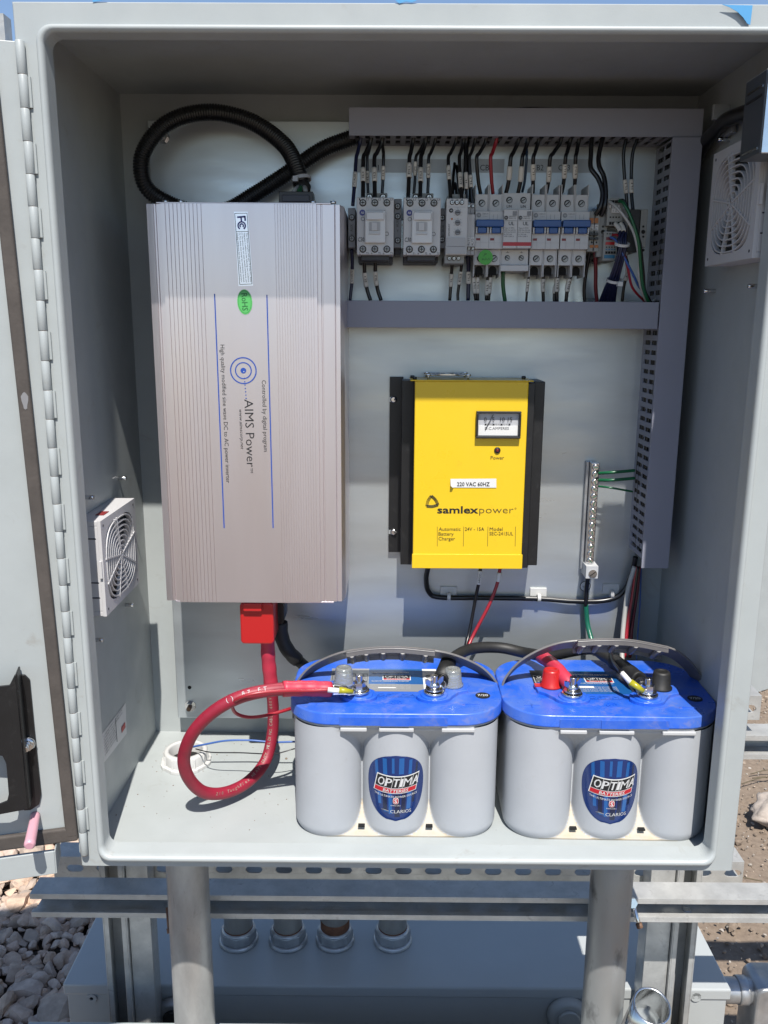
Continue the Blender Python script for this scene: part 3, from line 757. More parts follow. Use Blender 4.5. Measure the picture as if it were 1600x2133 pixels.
# cast conduit body at the trough's right end
cb = thing('conduit_elbow', 'cast metal conduit elbow with access cover at the right end of the trough', 'conduit fitting', (.64, .45, -.60))
q = P(1520, 2062, Y=.45)
b = MB(); b.cyl((q.x-.03, .45, q.z), (q.x+.05, .45, q.z), .0225, 'galvanised steel', 32); b.cyl((q.x+.012, .45, q.z), (q.x+.030, .45, q.z), .0255, 'galvanised steel', 32); b.build('nipple', cb)
b = MB(); b.prism(rrect(q.x+.035, q.x+.16, q.z-.13, q.z+.030, .018, 6), .0, .07, 'galvanised steel', FR(V(0, .487, 0), (1, 0, 0), (0, 0, 1)), True); bd = b.build('fitting_body', cb, bevel=.004)
b = MB(); F = FF(q.x+.072, q.z-.055, .4165); b.prism([(-.011, -.010), (.011, -.010), (.011, .014), (-.011, .014)], .0002, .0006, 'white label', F); b.prism([(.008, -.010), (.011, -.010), (.011, .014), (.008, .014)], .0006, .0008, 'red', F)
for k in range(4): b.text('CAUTION'[:7-k], F @ Matrix.Translation((-.009, .009-.005*k, .0007)), .014, .0028, 'grey ink')
b.build('fitting_label', bd)
# neighbouring cabinet swung away on the right
ang = math.radians(29); q = P(1563, 1443, Z=GZ)
nb = MB(); F = FR(V(q.x-.08, q.y-.044, GZ-.01), (math.cos(ang), math.sin(ang), 0), UP)
nb.prism(rrect(0, 1.0, 0, 2.3, .03, 4), -.5, 0, 'enclosure paint', F)
tag(nb.build('neighbour_cabinet', bevel=.004), 'plain pale grey cabinet standing on the ground behind the right edge of the open cabinet', 'cabinet')
# far post seen in the top left corner
b = MB(); a = P(4, 40, Y=1.2); b.box(a.x-.03, a.x+.004, 1.2, 1.24, GZ, a.z+.012, 'strut zinc'); tag(b.build('back_post'), 'slim grey post against the sky at the top left corner', 'post')
# ------------------------------------------------------------ inverter
IY = .145; iz0, iz1 = .2725, .7535
xl, xr = -.3070, -.0765
inv = thing('power_inverter', 'large ribbed aluminium power inverter hung on the left of the back panel', 'inverter', ((xl+xr)/2, .22, iz0))
def pxX(px, Y=IY, py=700): return P(px, py, Y=Y).x
prof = [(xl+.002, YP-.004), (xl, YP-.02), (xl, IY+.016), (xl+.0025, IY+.0052)]
def groove(x, w_=.0010, d=.0016, y=IY): return [(x-w_/2, y), (x-w_/2+.0002, y+d), (x+w_/2-.0002, y+d), (x+w_/2, y)]
ref = lambda px: P(px, 640, Y=IY).x
SH = .0046
prof += groove(xl+.011, .0012, .002, IY+SH)
prof += [(ref(332), IY+SH), (ref(333), IY+SH+.002), (ref(336), IY+SH+.002), (ref(337), IY+SH)]
prof += [(ref(343), IY+SH), (ref(345), IY)]
x = ref(354); 
for k in range(10): prof += groove(x+k*(ref(432)-ref(354))/9.6)
for k in range(15): prof += groove(ref(577)+k*(ref(654)-ref(577))/14, .0008, .0008)
prof += [(ref(661), IY), (ref(662), IY+SH), (ref(669), IY+SH)]
prof += [(ref(670), IY+SH+.002), (ref(672), IY+SH+.002), (ref(673), IY+SH)]
prof += [(ref(697), IY+SH), (ref(699), IY+SH+.0015), (ref(700), IY+SH+.001), (xr-.004, IY+SH+.001), (xr, IY+.022), (xr, YP-.02), (xr-.002, YP-.004)]
b = MB(); b.prism(prof, -iz1, -iz0, 'inverter aluminium', Matrix(((1, 0, 0, 0), (0, 1, 0, 0), (0, 0, -1, 0), (0, 0, 0, 1))))
case = b.build('casing', inv)
for za in (iz0-.0022, iz1+.0002): b = MB(); b.box(xl+.014, xr-.014, IY+.004, YP-.01, za, za+.002, 'inverter aluminium'); b.build('end_plate', inv, bevel=.0006)
for px, py in ((344, 421), (376, 420), (652, 421), (694, 430)):
    c = P(px, py, Y=IY+.012); b = MB(); b.cyl((c.x, IY+.014, iz1+.002), (c.x, IY+.014, iz1+.005), .0035, 'bright steel', 14); b.build('end_screw', inv)
for px in (384, 664):
    c = P(px, 1255, Y=IY+.006); b = MB(); b.cyl((c.x, IY+.012, iz0-.004), (c.x, IY+.012, iz0-.002), .003, 'screw', 12); b.build('end_screw', inv)
TY = IY-.0003
def pstrip(b, pts_, Y, m, th=.0002):             # polygon on a plane facing the viewer
    vs = [P(x, y, Y=Y) for x, y in pts_]; n = len(vs); vs += [v+V(0, th, 0) for v in vs]
    return b.add(vs, [tuple(range(n)), tuple(range(n, 2*n))[::-1]]+[(i, n+i, n+(i+1) % n, (i+1) % n) for i in range(n)], m)
def pline(b, a, c, wpx, Y, m):
    d = (Vector(c)-Vector(a)).normalized(); n_ = Vector((-d.y, d.x))*wpx/2
    return pstrip(b, [(a[0]+n_.x, a[1]+n_.y), (a[0]-n_.x, a[1]-n_.y), (c[0]-n_.x, c[1]-n_.y), (c[0]+n_.x, c[1]+n_.y)], Y, m)
b = MB()
pline(b, (447, 612), (467, 1100), 2.4, TY, 'blue ink'); pline(b, (556, 614), (569, 1100), 2.4, TY, 'blue ink')
c0 = P(507, 772, Y=TY); F = FF(c0.x, c0.z, TY)
b.ring((0, 0), .0146, .0160, F, 0, .0002, 'blue ink', 56); b.ring((0, 0), .0088, .0101, F, 0, .0002, 'blue ink', 44); b.prism(circ(0, 0, .0034), 0, .0002, 'blue ink', F)
for k in range(9): q = P(508+k*.6, 774+k*7, Y=TY-.0002); b.prism(circ(0, 0, .00075 if k > 1 else .0006, 10), 0, .0002, 'blue ink' if k > 1 else 'white ink', FF(q.x, q.z, TY-.0002))
b.ptext('High quality modified sine wave DC to AC power inverter', (459, 718), (471.5, 1006), TY, 8.5, 'ink')
b.ptext('Controlled by digital program', (545.5, 792), (550, 941), TY, 8.5, 'ink')
b.ptext('AIMS Power', (509, 832), (514.5, 973), TY, 18, 'ink', bold=-.004)
b.ptext('TM', (521.5, 975), (522, 985), TY, 5, 'ink')
b.ptext('www.aimscorp.net', (498, 853), (502, 936), TY, 6.5, 'ink', shear=.25)
b.build('face_lettering', case)
# compliance label
b = MB(); pstrip(b, [(487.5, 441), (497, 596), (527.5, 595), (516, 441)], TY, 'label film'); lb = b.build('compliance_label', inv)
b = MB(); Y2 = TY-.0003
for a, c in (((489, 444.5), (499.5, 592.5)), ((514.5, 444), (525, 591.5)), ((489, 444.5), (514.5, 444)), ((499.5, 592.5), (525, 591.5)), ((491.7, 482.5), (516.5, 482))): pline(b, a, c, 1, Y2, 'ink')
lines = ['This device complies with part 15 of the FCC Rules.', 'Operation is subject to the following two conditions:', '(1) This device may not cause harmful interference, and', '(2) This device must accept any interference received,', 'including interference that may cause undesired operation.']
for k, s_ in enumerate(lines): b.ptext(s_, (512.6-k*4.9, 485), (521.8-k*4.9, 588), Y2, 3.1, 'ink')
# the two nested C arcs under an F
pline(b, (494, 452.5), (511, 451), 3.6, Y2, 'violet ink'); pline(b, (510, 450), (511, 460), 3.4, Y2, 'violet ink'); pline(b, (502, 452), (503, 461), 3, Y2, 'violet ink')
q = P(503.5, 470, Y=Y2); F = FF(q.x, q.z, Y2); b.ring((0, 0), .0034, .0050, F, 0, .0001, 'violet ink', 24, -PI/2+.55, PI*1.5-.55); b.ring((0, 0), .0012, .0027, F, 0, .0001, 'violet ink', 20, -PI/2+.7, PI*1.5-.7)
b.build('label_print', lb)
b = MB(); q = P(510, 629, Y=TY); F = FF(q.x, q.z, TY); F = F @ Matrix.Rotation(math.radians(2), 4, 'Z')
b.prism(circ(0, 0, .0088, 32, .0144), 0, .0003, 'rohs green', F); st = b.build('green_sticker', inv)
b = MB(); F2 = F @ Matrix.Translation((0, 0, .0004)); n = 40
vs = []; 
for i in range(n):
    a = 2*PI*i/n
    vs += [F2 @ V(.0077*math.cos(a), .0130*math.sin(a), 0), F2 @ V(.0074*math.cos(a), .0126*math.sin(a), 0)]
b.add(vs, [(2*i, 2*((i+1) % n), 2*((i+1) % n)+1, 2*i+1) for i in range(n)], 'rohs dark')
b.text('RoHS', F2 @ Matrix.Rotation(-PI/2, 4, 'Z'), .0200, .0066, 'rohs dark', bold=.01, center=True)
b.build('sticker_print', st)
# output terminal block on top
b = MB(); a = P(583, 409, Y=.172); c = P(654, 409, Y=.172)
b.box(a.x, c.x, .160, .185, iz1+.002, a.z+.004, 'black plastic'); b.box(a.x+.004, c.x-.004, .158, .160, iz1+.004, a.z, 'device dark')
b.build('terminal_block', inv, bevel=.001)
# red terminal boot underneath
def pboot(name, x0p, y0p, x1p, y1p, Y, Yb, m, r=.005):
    p, q = P(x0p, y0p, Y=Y), P(x1p, y1p, Y=Y); F = FF(0, 0, Y)
    b = MB(); b.prism(rrect(p.x, q.x, q.z, p.z, r, 4), -(Yb-Y), 0, m, F, True); return b
bt = pboot('', 499, 1256, 571, 1342, .158, .205, 'red'); bt = bt.build('positive_terminal_boot', inv, bevel=.002)
b = pboot('', 506, 1257, 545, 1274, .152, .160, 'red', .002); b.build('boot_clip', bt, bevel=.001)
pboot('', 576, 1256, 592, 1300, .20, .24, 'black plastic').build('negative_terminal_boot', inv, bevel=.002)

# ------------------------------------------------------------ black corrugated conduit
def corr(L, r, pitch=.0032):
    pts_ = resample(catmull(L, 24), pitch/4); n = len(pts_)
    b = MB(); 
    b.tube(pts_, lambda t: r if (int(round(t*(n-1))) % 4) in (0, 1) else r*.89, 'black conduit', 20); return b
def Q(px, py, Y): return P(px, py, Y=Y)
L = [Q(630, 395, .215), Q(618, 350, .222), Q(590, 300, .232), Q(520, 252, .24), Q(432, 234, .24), Q(350, 256, .24), Q(300, 315, .24), Q(298, 375, .24), Q(330, 412, .244), Q(400, 440, .25), Q(470, 438, .255), Q(530, 405, .262), Q(600, 360, .266), Q(670, 312, .266), Q(738, 285, .266)]
loom = thing('corrugated_loom', 'black corrugated cable loom looping above the inverter', 'cable loom', (-.2, .24, .76))
corr(L, .0103).build('corrugated_tube', loom)
b = MB(); a, c = Q(636, 372, .213), Q(628, 373.5, .214); d = (Q(631, 390, .215)-Q(624, 355, .219)).normalized()
F = FR(Q(628, 374, .2165), d.orthogonal(), d.cross(d.orthogonal())); b.ring((0, 0), .0105, .0121, F, -.002, .002, 'device grey', 30); q_ = Q(616, 373, .203); b.box(q_.x-.003, q_.x+.003, .198, .206, q_.z-.003, q_.z+.003, 'device grey')
b.build('cable_tie', loom)
for (x0p, x1p, m) in ((622, 606, 'white wire'), (627, 622, 'green wire'), (634, 638, 'white wire')):
    b = MB(); b.tube(catmull([Q(x0p, 390, .208), Q((x0p+x1p)/2, 397, .186), Q(x1p, 412, .176)], 8), .0030, m, 10)
    b.build('inner_wire', loom)
b = MB(); b.cyl(Q(632, 385, .214), Q(630, 399, .210), .0095, 'black rubber', 24); b.build('end_sleeve', loom)

# ------------------------------------------------------------ wiring ducts
DY = .235
def slotwall(b, axis, fixed, u0, u1, yA, yB, thick, pitch=.0127, slot=.0060):
    # wall from cover (yA) to panel (yB); axis 'x' (horizontal duct) or 'z'
    def bb(a, c, y0, y1, m='duct'):
        if axis == 'x': b.box(a, c, y0, y1, fixed, fixed+thick, m)
        else: b.box(fixed, fixed+thick, y0, y1, a, c, m)
    bb(u0, u1, yB-.010, yB); bb(u0, u1, yA, yA+.0035)
    u = u0; ym = (yA+yB)/2-.003
    while u < u1:
        bb(u, min(u+pitch-slot, u1), yA+.0035, yB-.010)
        if u+pitch < u1: bb(u+pitch-slot, u+pitch-slot*.74, ym-.0018, ym+.0018); bb(u+pitch-slot*.26, u+pitch, ym-.0018, ym+.0018); bb(u+pitch-slot*.74, u+pitch-slot*.26, ym-.0006, ym+.0006)
        u += pitch
dt = thing('wiring_duct', 'grey slotted wiring duct along the top of the back panel', 'wiring duct', (.15, .26, .85), 'grey slotted wiring ducts')
tl, trr = P(727, 222, Y=DY), P(1466, 228, Y=DY); bl = P(729, 283, Y=DY)
xcL = P(1399, 292, Y=DY).x; xR = trr.x
b = MB(); b.box(tl.x, xR, DY-.002, DY, bl.z, tl.z-.001, 'duct'); b.box(tl.x, xR, DY, DY+.012, tl.z-.003, tl.z-.001, 'duct'); b.build('duct_cover', dt, bevel=.0006)
b = MB(); slotwall(b, 'x', bl.z+.001, tl.x, xcL, DY, YP, .0018); b.box(tl.x, xR, DY+.012, YP, tl.z-.0048, tl.z-.003, 'duct'); b.box(tl.x, tl.x+.0018, DY, YP, bl.z+.003, tl.z-.005, 'duct'); b.build('slotted_wall', dt)
dv = thing('wiring_duct', 'tall grey slotted wiring duct down the right side of the back panel', 'wiring duct', (.34, .26, .30), 'grey slotted wiring ducts')
vb = P(1345, 1182, Y=DY).z; xv0 = xcL; xv1 = P(1465, 260, Y=DY).x-.0005
b = MB(); b.box(xv0, xv1, DY-.0045, DY-.0025, vb, bl.z-.0005, 'duct'); b.box(xv1-.002, xv1, DY-.0025, DY+.012, vb, bl.z-.0005, 'duct'); b.build('duct_cover', dv, bevel=.0006)
b = MB(); slotwall(b, 'z', xv0+.001, vb+.012, bl.z-.002, DY, YP, .0018); slotwall(b, 'z', xv1-.006, vb+.012, bl.z-.002, DY, YP, .0018); b.build('slotted_wall', dv)
dm = thing('wiring_duct', 'short plain grey wiring duct under the row of breakers', 'wiring duct', (.12, .26, .62), 'grey slotted wiring ducts')
ml, mb_ = P(723, 626, Y=DY), P(723, 682, Y=DY)
b = MB(); b.box(ml.x, xv0-.001, DY-.002, DY, mb_.z, ml.z, 'duct'); b.build('duct_cover', dm, bevel=.0006)
b = MB(); slotwall(b, 'x', ml.z-.004, ml.x, xv0-.002, DY, YP, .0018); slotwall(b, 'x', mb_.z+.001, ml.x, xv0-.002, DY, YP, .0018); b.box(ml.x, ml.x+.0018, DY, YP, mb_.z+.003, ml.z-.005, 'duct'); b.build('slotted_wall', dm)

# wires packed inside the ducts, seen through the slots
rw = random.Random(5)
b = MB()
for i in range(5):
    for j in range(6):
        x = xv0+.0060+i*(xv1-xv0-.016)/4; y = DY+.006+j*.0095
        b.tube(catmull([V(x+rw.uniform(-.002, .002), y+rw.uniform(-.002, .002), vb+.02+(bl.z-vb-.03)*k/7) for k in range(8)], 3), .0036, 'black wire', 7)
tag(b.build('packed_wires'), 'dark wires packed inside the tall duct, seen through its slots', 'wires', kind='stuff')
b = MB()
for i in range(4):
    for j in range(6):
        z = bl.z+.006+i*.008; y = DY+.006+j*.0095
        b.tube(catmull([V(tl.x+.01+(xcL-tl.x-.02)*k/9, y+rw.uniform(-.002, .002), z+rw.uniform(-.0015, .0015)) for k in range(10)], 3), .0036, 'black wire', 7)
tag(b.build('packed_wires'), 'dark wires packed inside the top duct, seen through the slots underneath', 'wires', kind='stuff')

# label strips on the panel
for k, (x0p, x1p, tx, tp, lab) in enumerate(((780, 880, 'C1', 775, 'first'), (860, 960, 'C2', 862, 'second'), (962, 1050, 'CB1', 1000, 'x'), (1090, 1230, 'CB2', 1108, 'y'), (1150, 1200, 'CB3', 1163, 'z'))):
    if k in (0, 2, 3):
        b = MB(); q = P(x0p if k else 740, 331, Y=YP); r_ = P(x1p if k else 930, 360, Y=YP); b.box(q.x, r_.x, YP-.0006, YP-.0001, r_.z, q.z, 'silver label')
        lbl = b.build('name_strip'); tag(lbl, {0: 'clear name strip behind the contactor wires', 2: 'grey name strip reading CB1 above the left breaker', 3: 'grey name strip reading CB2 and CB3 above the right breakers'}[k], 'name strip')
    b = MB(); b.ptext(tx, (tp, 355), (tp+(24 if len(tx) == 3 else 14), 355), YP-.0008, 11, 'ink')
    b.build('strip_print', lbl)

# ------------------------------------------------------------ DIN rail and devices
zc = P(1000, 479.5, Y=.235).z
b = MB(); RXX = P(1345, 480, Y=.29).x
for z0, z1, y in ((zc-.0175, zc-.0135, .2915), (zc+.0135, zc+.0175, .2915), (zc-.0135, zc+.0135, .2985)): b.box(-.072, RXX, y, y+.0012, z0, z1, 'bright steel')
b.box(-.072, RXX, .2927, .2985, zc+.0125, zc+.0135, 'bright steel'); b.box(-.072, RXX, .2927, .2985, zc-.0135, zc-.0125, 'bright steel')
tag(b.build('mounting_rail'), 'steel rail behind the row of breakers and contactors', 'mounting rail')
# contactor
def contactor():
    t_ = thing('contactor', 'left one of two pale grey contactors marked C30', 'contactor', (P(781, 471, Y=.215).x, .28, zc), 'pale grey contactors marked C30')
    Y = .215
    b = MB(); b.pbox(743, 411, 820, 531, Y, .245, 'device light'); b.build('front_body', t_, bevel=.0012)
    b = MB(); b.pbox(746, 414, 818, 548, .246, .29, 'device dark'); b.pbox(752, 530, 811, 543, .226, .2455, 'device dark'); b.build('base', t_, bevel=.001)
    b = MB(); b.pbox(764, 402, 807, 420, .240, .262, 'terminal grey'); k_ = b.build('coil_terminals', t_, bevel=.0008)
    b = MB(); screw(b, 770, 411, .2395, 6); screw(b, 798, 411, .2395, 6); b.build('terminal_screw', k_)
    b = MB(); b.pbox(760, 438, 803, 506, Y-.006, Y, 'clear cover'); b.pbox(763, 441, 800, 458, Y-.010, Y-.006, 'clear cover'); cv = b.build('clear_cover', t_, bevel=.0012)
    b = MB(); b.pbox(769, 462, 792, 481, Y-.0068, Y-.0062, 'device grey'); b.pbox(774, 463, 786, 480, Y-.0082, Y-.0069, 'device light'); b.pbox(769, 484, 792, 488, Y-.0078, Y-.0062, 'device light'); b.build('cover_window', cv, bevel=.0004)
    for py in (422.5, 519):
        for px in (756, 781, 806):
            b = MB(); screw(b, px, py, Y, 6.2, 'dull screw'); b.build('terminal_screw', t_)
    b = MB()
    for px, py in ((756, 456), (806, 487)): b.ring((0, 0), .0019, .0024, FP(px, py, Y-.0002), 0, .0002, 'ink', 20)
    F = FP(755, 443, Y-.0002); b.prism(circ(0, 0, .0036, 24), 0, .0002, 'violet ink', F)
    b.text('AB', F @ Matrix.Translation((0, 0, .0003)), .0040, .0026, 'white ink', center=True, bold=.02)
    b.ptext('C30', (746, 503), (759, 503), Y-.0003, 8, 'ink', bold=.01, shear=.2)
    for py, L in ((416.5, ('1', 'L1', '3', 'L2', '5', 'L3')), (529, ('2', 'T1', '4', 'T2', '6', 'T3'))):
        for k in range(6): x_ = (748, 763, 773, 788, 798, 813)[k]; b.ptext(L[k], (x_, py+1), (x_+(2.5 if len(L[k]) == 1 else 5), py+1), Y-.0003, 4.2, 'ink')
    b.build('marks', t_)
    return t_
ct = contactor(); dxc = P(878.5, 471, Y=.215).x-P(781, 471, Y=.215).x
dup(ct, (dxc, 0, 0), 'right one of two pale grey contactors marked C30')
def aux(x0, x1, y0, y1, Y, sc, label, tail=False):
    t_ = thing('auxiliary_contact', label, 'contact block', (P(x0, y1, Y=Y).x, .28, zc), 'narrow grey contact blocks beside the contactors')
    b = MB(); b.pbox(x0, y0, x1, y1, Y, .285, 'device mid'); 
    if tail: b.pbox(x0+1, y1, x1-1, y1+14, Y+.012, .285, 'device dark')
    b.build('block_body', t_, bevel=.0008)
    for px, py in sc: b = MB(); screw(b, px, py, Y, 5.4, 'dull screw'); b.build('terminal_screw', t_)
    b = MB(); m_ = (y0+y1)/2; b.ptext('AUX', ((x0+x1)/2+2, m_+8), ((x0+x1)/2+2, m_-7), Y-.0003, 5, 'ink')
    for yy in (m_-16, m_+16): b.ptext('T', ((x0+x1)/2-2, yy+3), ((x0+x1)/2+2, yy+3), Y-.0003, 5, 'ink')
    b.build('marks', t_)
aux(725, 740.5, 433, 516, .232, ((733, 453), (733, 497)), 'narrow grey contact block on the left side of the left contactor')
aux(821, 836, 414, 516, .232, ((828.5, 430), (828.5, 451), (828.5, 501)), 'narrow grey contact block between the two contactors', True)
aux(916.5, 929.5, 434, 517, .232, ((921.5, 454), (921, 499)), 'narrow grey contact block between the right contactor and the timer relay')
# timer relay
t_ = thing('timer_relay', 'light grey timer relay with three black dials', 'relay', (P(951, 480, Y=.21).x, .28, zc)); Y = .212
b = MB(); b.pbox(930.5, 413, 972.5, 531, Y, .25, 'device light'); b.build('relay_body', t_, bevel=.001)
b = MB(); b.pbox(926, 531, 967, 549, .222, .28, 'terminal grey'); b.pbox(934, 404, 970, 413, .232, .28, 'terminal grey'); b.build('relay_terminals', t_, bevel=.0008)
b = MB(); b.pbox(931, 495, 969, 529, Y-.002, Y, 'device grey'); b.pbox(931, 513, 969, 513.7, Y-.0023, Y-.002, 'ink'); b.build('relay_window', t_, bevel=.0005)
for px in (942, 952, 962): b = MB(); screw(b, px, 422, Y, 4); b.build('terminal_screw', t_)
for px in (936, 945.5, 955): b = MB(); screw(b, px, 538.5, .222, 3.6); b.build('terminal_screw', t_)
for py in (443, 464, 484):
    b = MB(); F = FP(953.5, py, Y); b.lathe([(.0034, 0), (.0033, .0015), (.0028, .0022)], 'device mid', F, 20); b.prism([(-.0024, -.0005), (.0024, -.0005), (.0024, .0005), (-.0024, .0005)], .0022, .003, 'device dark', F)
    for k in range(7):
        a = PI*1.2-k*PI*1.4/6; b.prism(circ(.0052*math.cos(a), .0052*math.sin(a), .0003, 6), .0001, .0003, 'ink', F)
    b.build('dial', t_)
b = MB(); F = FP(940, 438.5, Y-.0002); b.prism(circ(0, 0, .0026, 18), 0, .0002, 'ink', F); b.text('AB', F @ Matrix.Translation((0, 0, .0003)), .0030, .0018, 'white ink', center=True)
b.prism(circ(0, 0, .0012, 10), 0, .0004, 'orange', FP(941.5, 456, Y-.0002)); b.pbox(933, 431, 970, 431.5, Y-.0003, Y-.0001, 'grey ink')
b.ptext('ON DELAY', (937, 492), (937, 466), Y-.0003, 3.4, 'ink'); 
for px in (942, 952, 962): b.ptext(('15', '16', '18')[(px-942)//10], (px-2, 416.8), (px+2, 416.8), Y-.0003, 2.4, 'ink')
b.build('marks', t_)
# slim relays
for k, (x0p, lab) in enumerate(((972.5, 'left of two slim white relays right of the timer relay'), (980.7, 'right of two slim white relays beside the first breaker'))):
    t_ = thing('slim_relay', lab, 'relay', (P(x0p, 470, Y=.23).x, .28, zc), 'slim white relays'); x1p = x0p+7.6
    b = MB(); b.pbox(x0p, 423, x1p, 446, .238, .285, 'device grey'); b.pbox(x0p, 446, x1p, 495, .228, .285, 'device light'); b.pbox(x0p, 513, x1p, 531, .238, .285, 'device grey'); b.build('relay_body', t_, bevel=.0006)
    b = MB(); b.pbox(x0p-.4, 494, x1p, 513, .226, .25, 'white label'); tg = b.build('relay_tag', t_)
    b = MB(); b.ptext('RLY%d' % (k+1), (x0p+6, 511), (x0p+6, 497), .2257, 4.4, 'ink'); b.build('tag_print', tg)
    for py in (430, 518): b = MB(); screw(b, x0p+4, py, .238, 3); b.build('terminal_screw', t_)
# breakers
def breaker():
    x0 = P(989.5, 479, Y=.233).x; Wd = .0352
    t_ = thing('circuit_breaker', 'left grey two pole breaker with blue toggle, under CB1, with a green sticker', 'circuit breaker', (x0, .28, zc), 'grey two pole breakers with blue toggles')
    pw = Wd/2; yt = .247; ym = .233
    b = MB(); b.box(x0, x0+Wd, ym, .29, zc-.0225, zc+.0225, 'device light'); b.build('breaker_body', t_, bevel=.0006)
    for p in range(2):
        xa = x0+p*pw
        for s_ in (1, -1):
            b = MB(); za, zb2 = zc+s_*.0226, zc+s_*(.0440 if s_ > 0 else .0415)
            b.box(xa+.0013, xa+pw-.0013, yt-.003, .29, za, zb2, 'device light')
            for xx in (xa+.0002, xa+pw-.0013): b.box(xx, xx+.0011, yt-.004, .285, za, zc+s_*.056, 'device light')
            if s_ < 0:
                b.box(xa+.0013, xa+pw-.0013, .258, .29, zc-.0418, zc-.052, 'device mid')
            tt = b.build('terminal_housing', t_, bevel=.0004)
            F = FF(xa+pw/2, zc+s_*.0335, yt-.003); b = MB(); b.prism(circ(0, 0, .0043, 22), -.0003, .0003, 'black hole', F); b.prism(circ(.0004, -.0004, .0033, 20), .0003, .0006, 'dull screw', F); b.prism([(-.0027, -.0006), (.0027, -.0006), (.0027, .0006), (-.0027, .0006)], .0006, .0008, 'black hole', F @ Matrix.Rotation(.7, 4, 'Z')); b.build('terminal_screw', tt)
            if s_ < 0:
                b = MB(); F = FF(xa+pw/2, zc-.047, .2575); b.prism([(-.005, -.006)]+[(.005, -.006)]+[(.005*math.cos(a), .005*math.sin(a)) for a in [PI*k/10 for k in range(11)]], 0, .0003, 'black hole', F); b.build('wire_entry', tt)
    b = MB(); hz0, hz1 = zc+.0030, zc+.0115
    b.box(x0+.0004, x0+Wd-.0004, ym-.011, ym-.0002, hz0, hz1, 'handle blue')
    for p in range(2): xa = x0+p*pw; b.box(xa+.0030, xa+pw-.0036, ym-.0075, ym-.0002, zc-.0045, hz0, 'handle blue')
    b.build('toggle_bar', t_, bevel=.0012)
    b = MB()
    for p in range(2):
        xa = x0+p*pw
        for xx in (xa+.0006, xa+pw-.0029): b.box(xx, xx+.0018, ym-.0065, ym-.0002, zc-.0045, zc+.0028, 'device light')
    b.build('toggle_guard', t_, bevel=.0004)
    b = MB()
    for p in range(2):
        xa = x0+p*pw; b.box(xa+.0018, xa+.0068, ym-.0004, ym-.0001, zc-.0125, zc-.0097, 'red mark')
        b.box(xa+.0068, xa+.0071, ym-.0003, ym-.0001, zc-.0222, zc-.0080, 'device grey')
    b.box(x0+pw-.0001, x0+pw+.0002, ym-.0003, ym-.0001, zc-.0222, zc+.0222, 'device mid'); b.box(x0, x0+Wd, ym-.0003, ym-.0001, zc-.0152, zc-.0150, 'device grey')
    F = FF(x0+.0042, zc+.0178, ym-.0003); b.prism(circ(0, 0, .0028, 20), 0, .0002, 'device mid', F); b.text('AB', F @ Matrix.Translation((0, 0, .0003)), .0032, .002, 'white ink', center=True)
    b.text('1489-M', FF(x0+.0085, zc+.0185, ym-.0003), .0075, .0018, 'device mid'); b.text('C 20 A', FF(x0+.0095, zc+.0155, ym-.0003), .0055, .0015, 'device mid')
    for xx in (.0225, .0275): b.box(x0+xx, x0+xx+.0003, ym-.0003, ym-.0001, zc+.0135, zc+.0190, 'device mid')
    b.build('marks', t_)
    return t_, x0
br, bx0 = breaker()
dup(br, (P(1108, 479, Y=.233).x-bx0, 0, 0), 'middle grey two pole breaker with blue toggle, right of the surge protector')
dup(br, (P(1168.5, 479, Y=.233).x-bx0, 0, 0), 'right end grey two pole breaker with blue toggle, beside the small terminals')
for o_, lb_ in ((br, 0),):
    b = MB(); F = FP(1011.5, 536, .235); b.prism(circ(0, 0, .0092, 30), 0, .0003, 'green sticker', F); st = b.build('green_sticker', br)
    b = MB(); F2 = F @ Matrix.Translation((-.0035, .002, .0005)); b.text('JP', F2, .005, .0028, 'ink', shear=.4); b.text('6-2-21', F @ Matrix.Translation((-.0045, -.0035, .0005)), .0105, .0028, 'ink', shear=.4); b.build('sticker_writing', st)
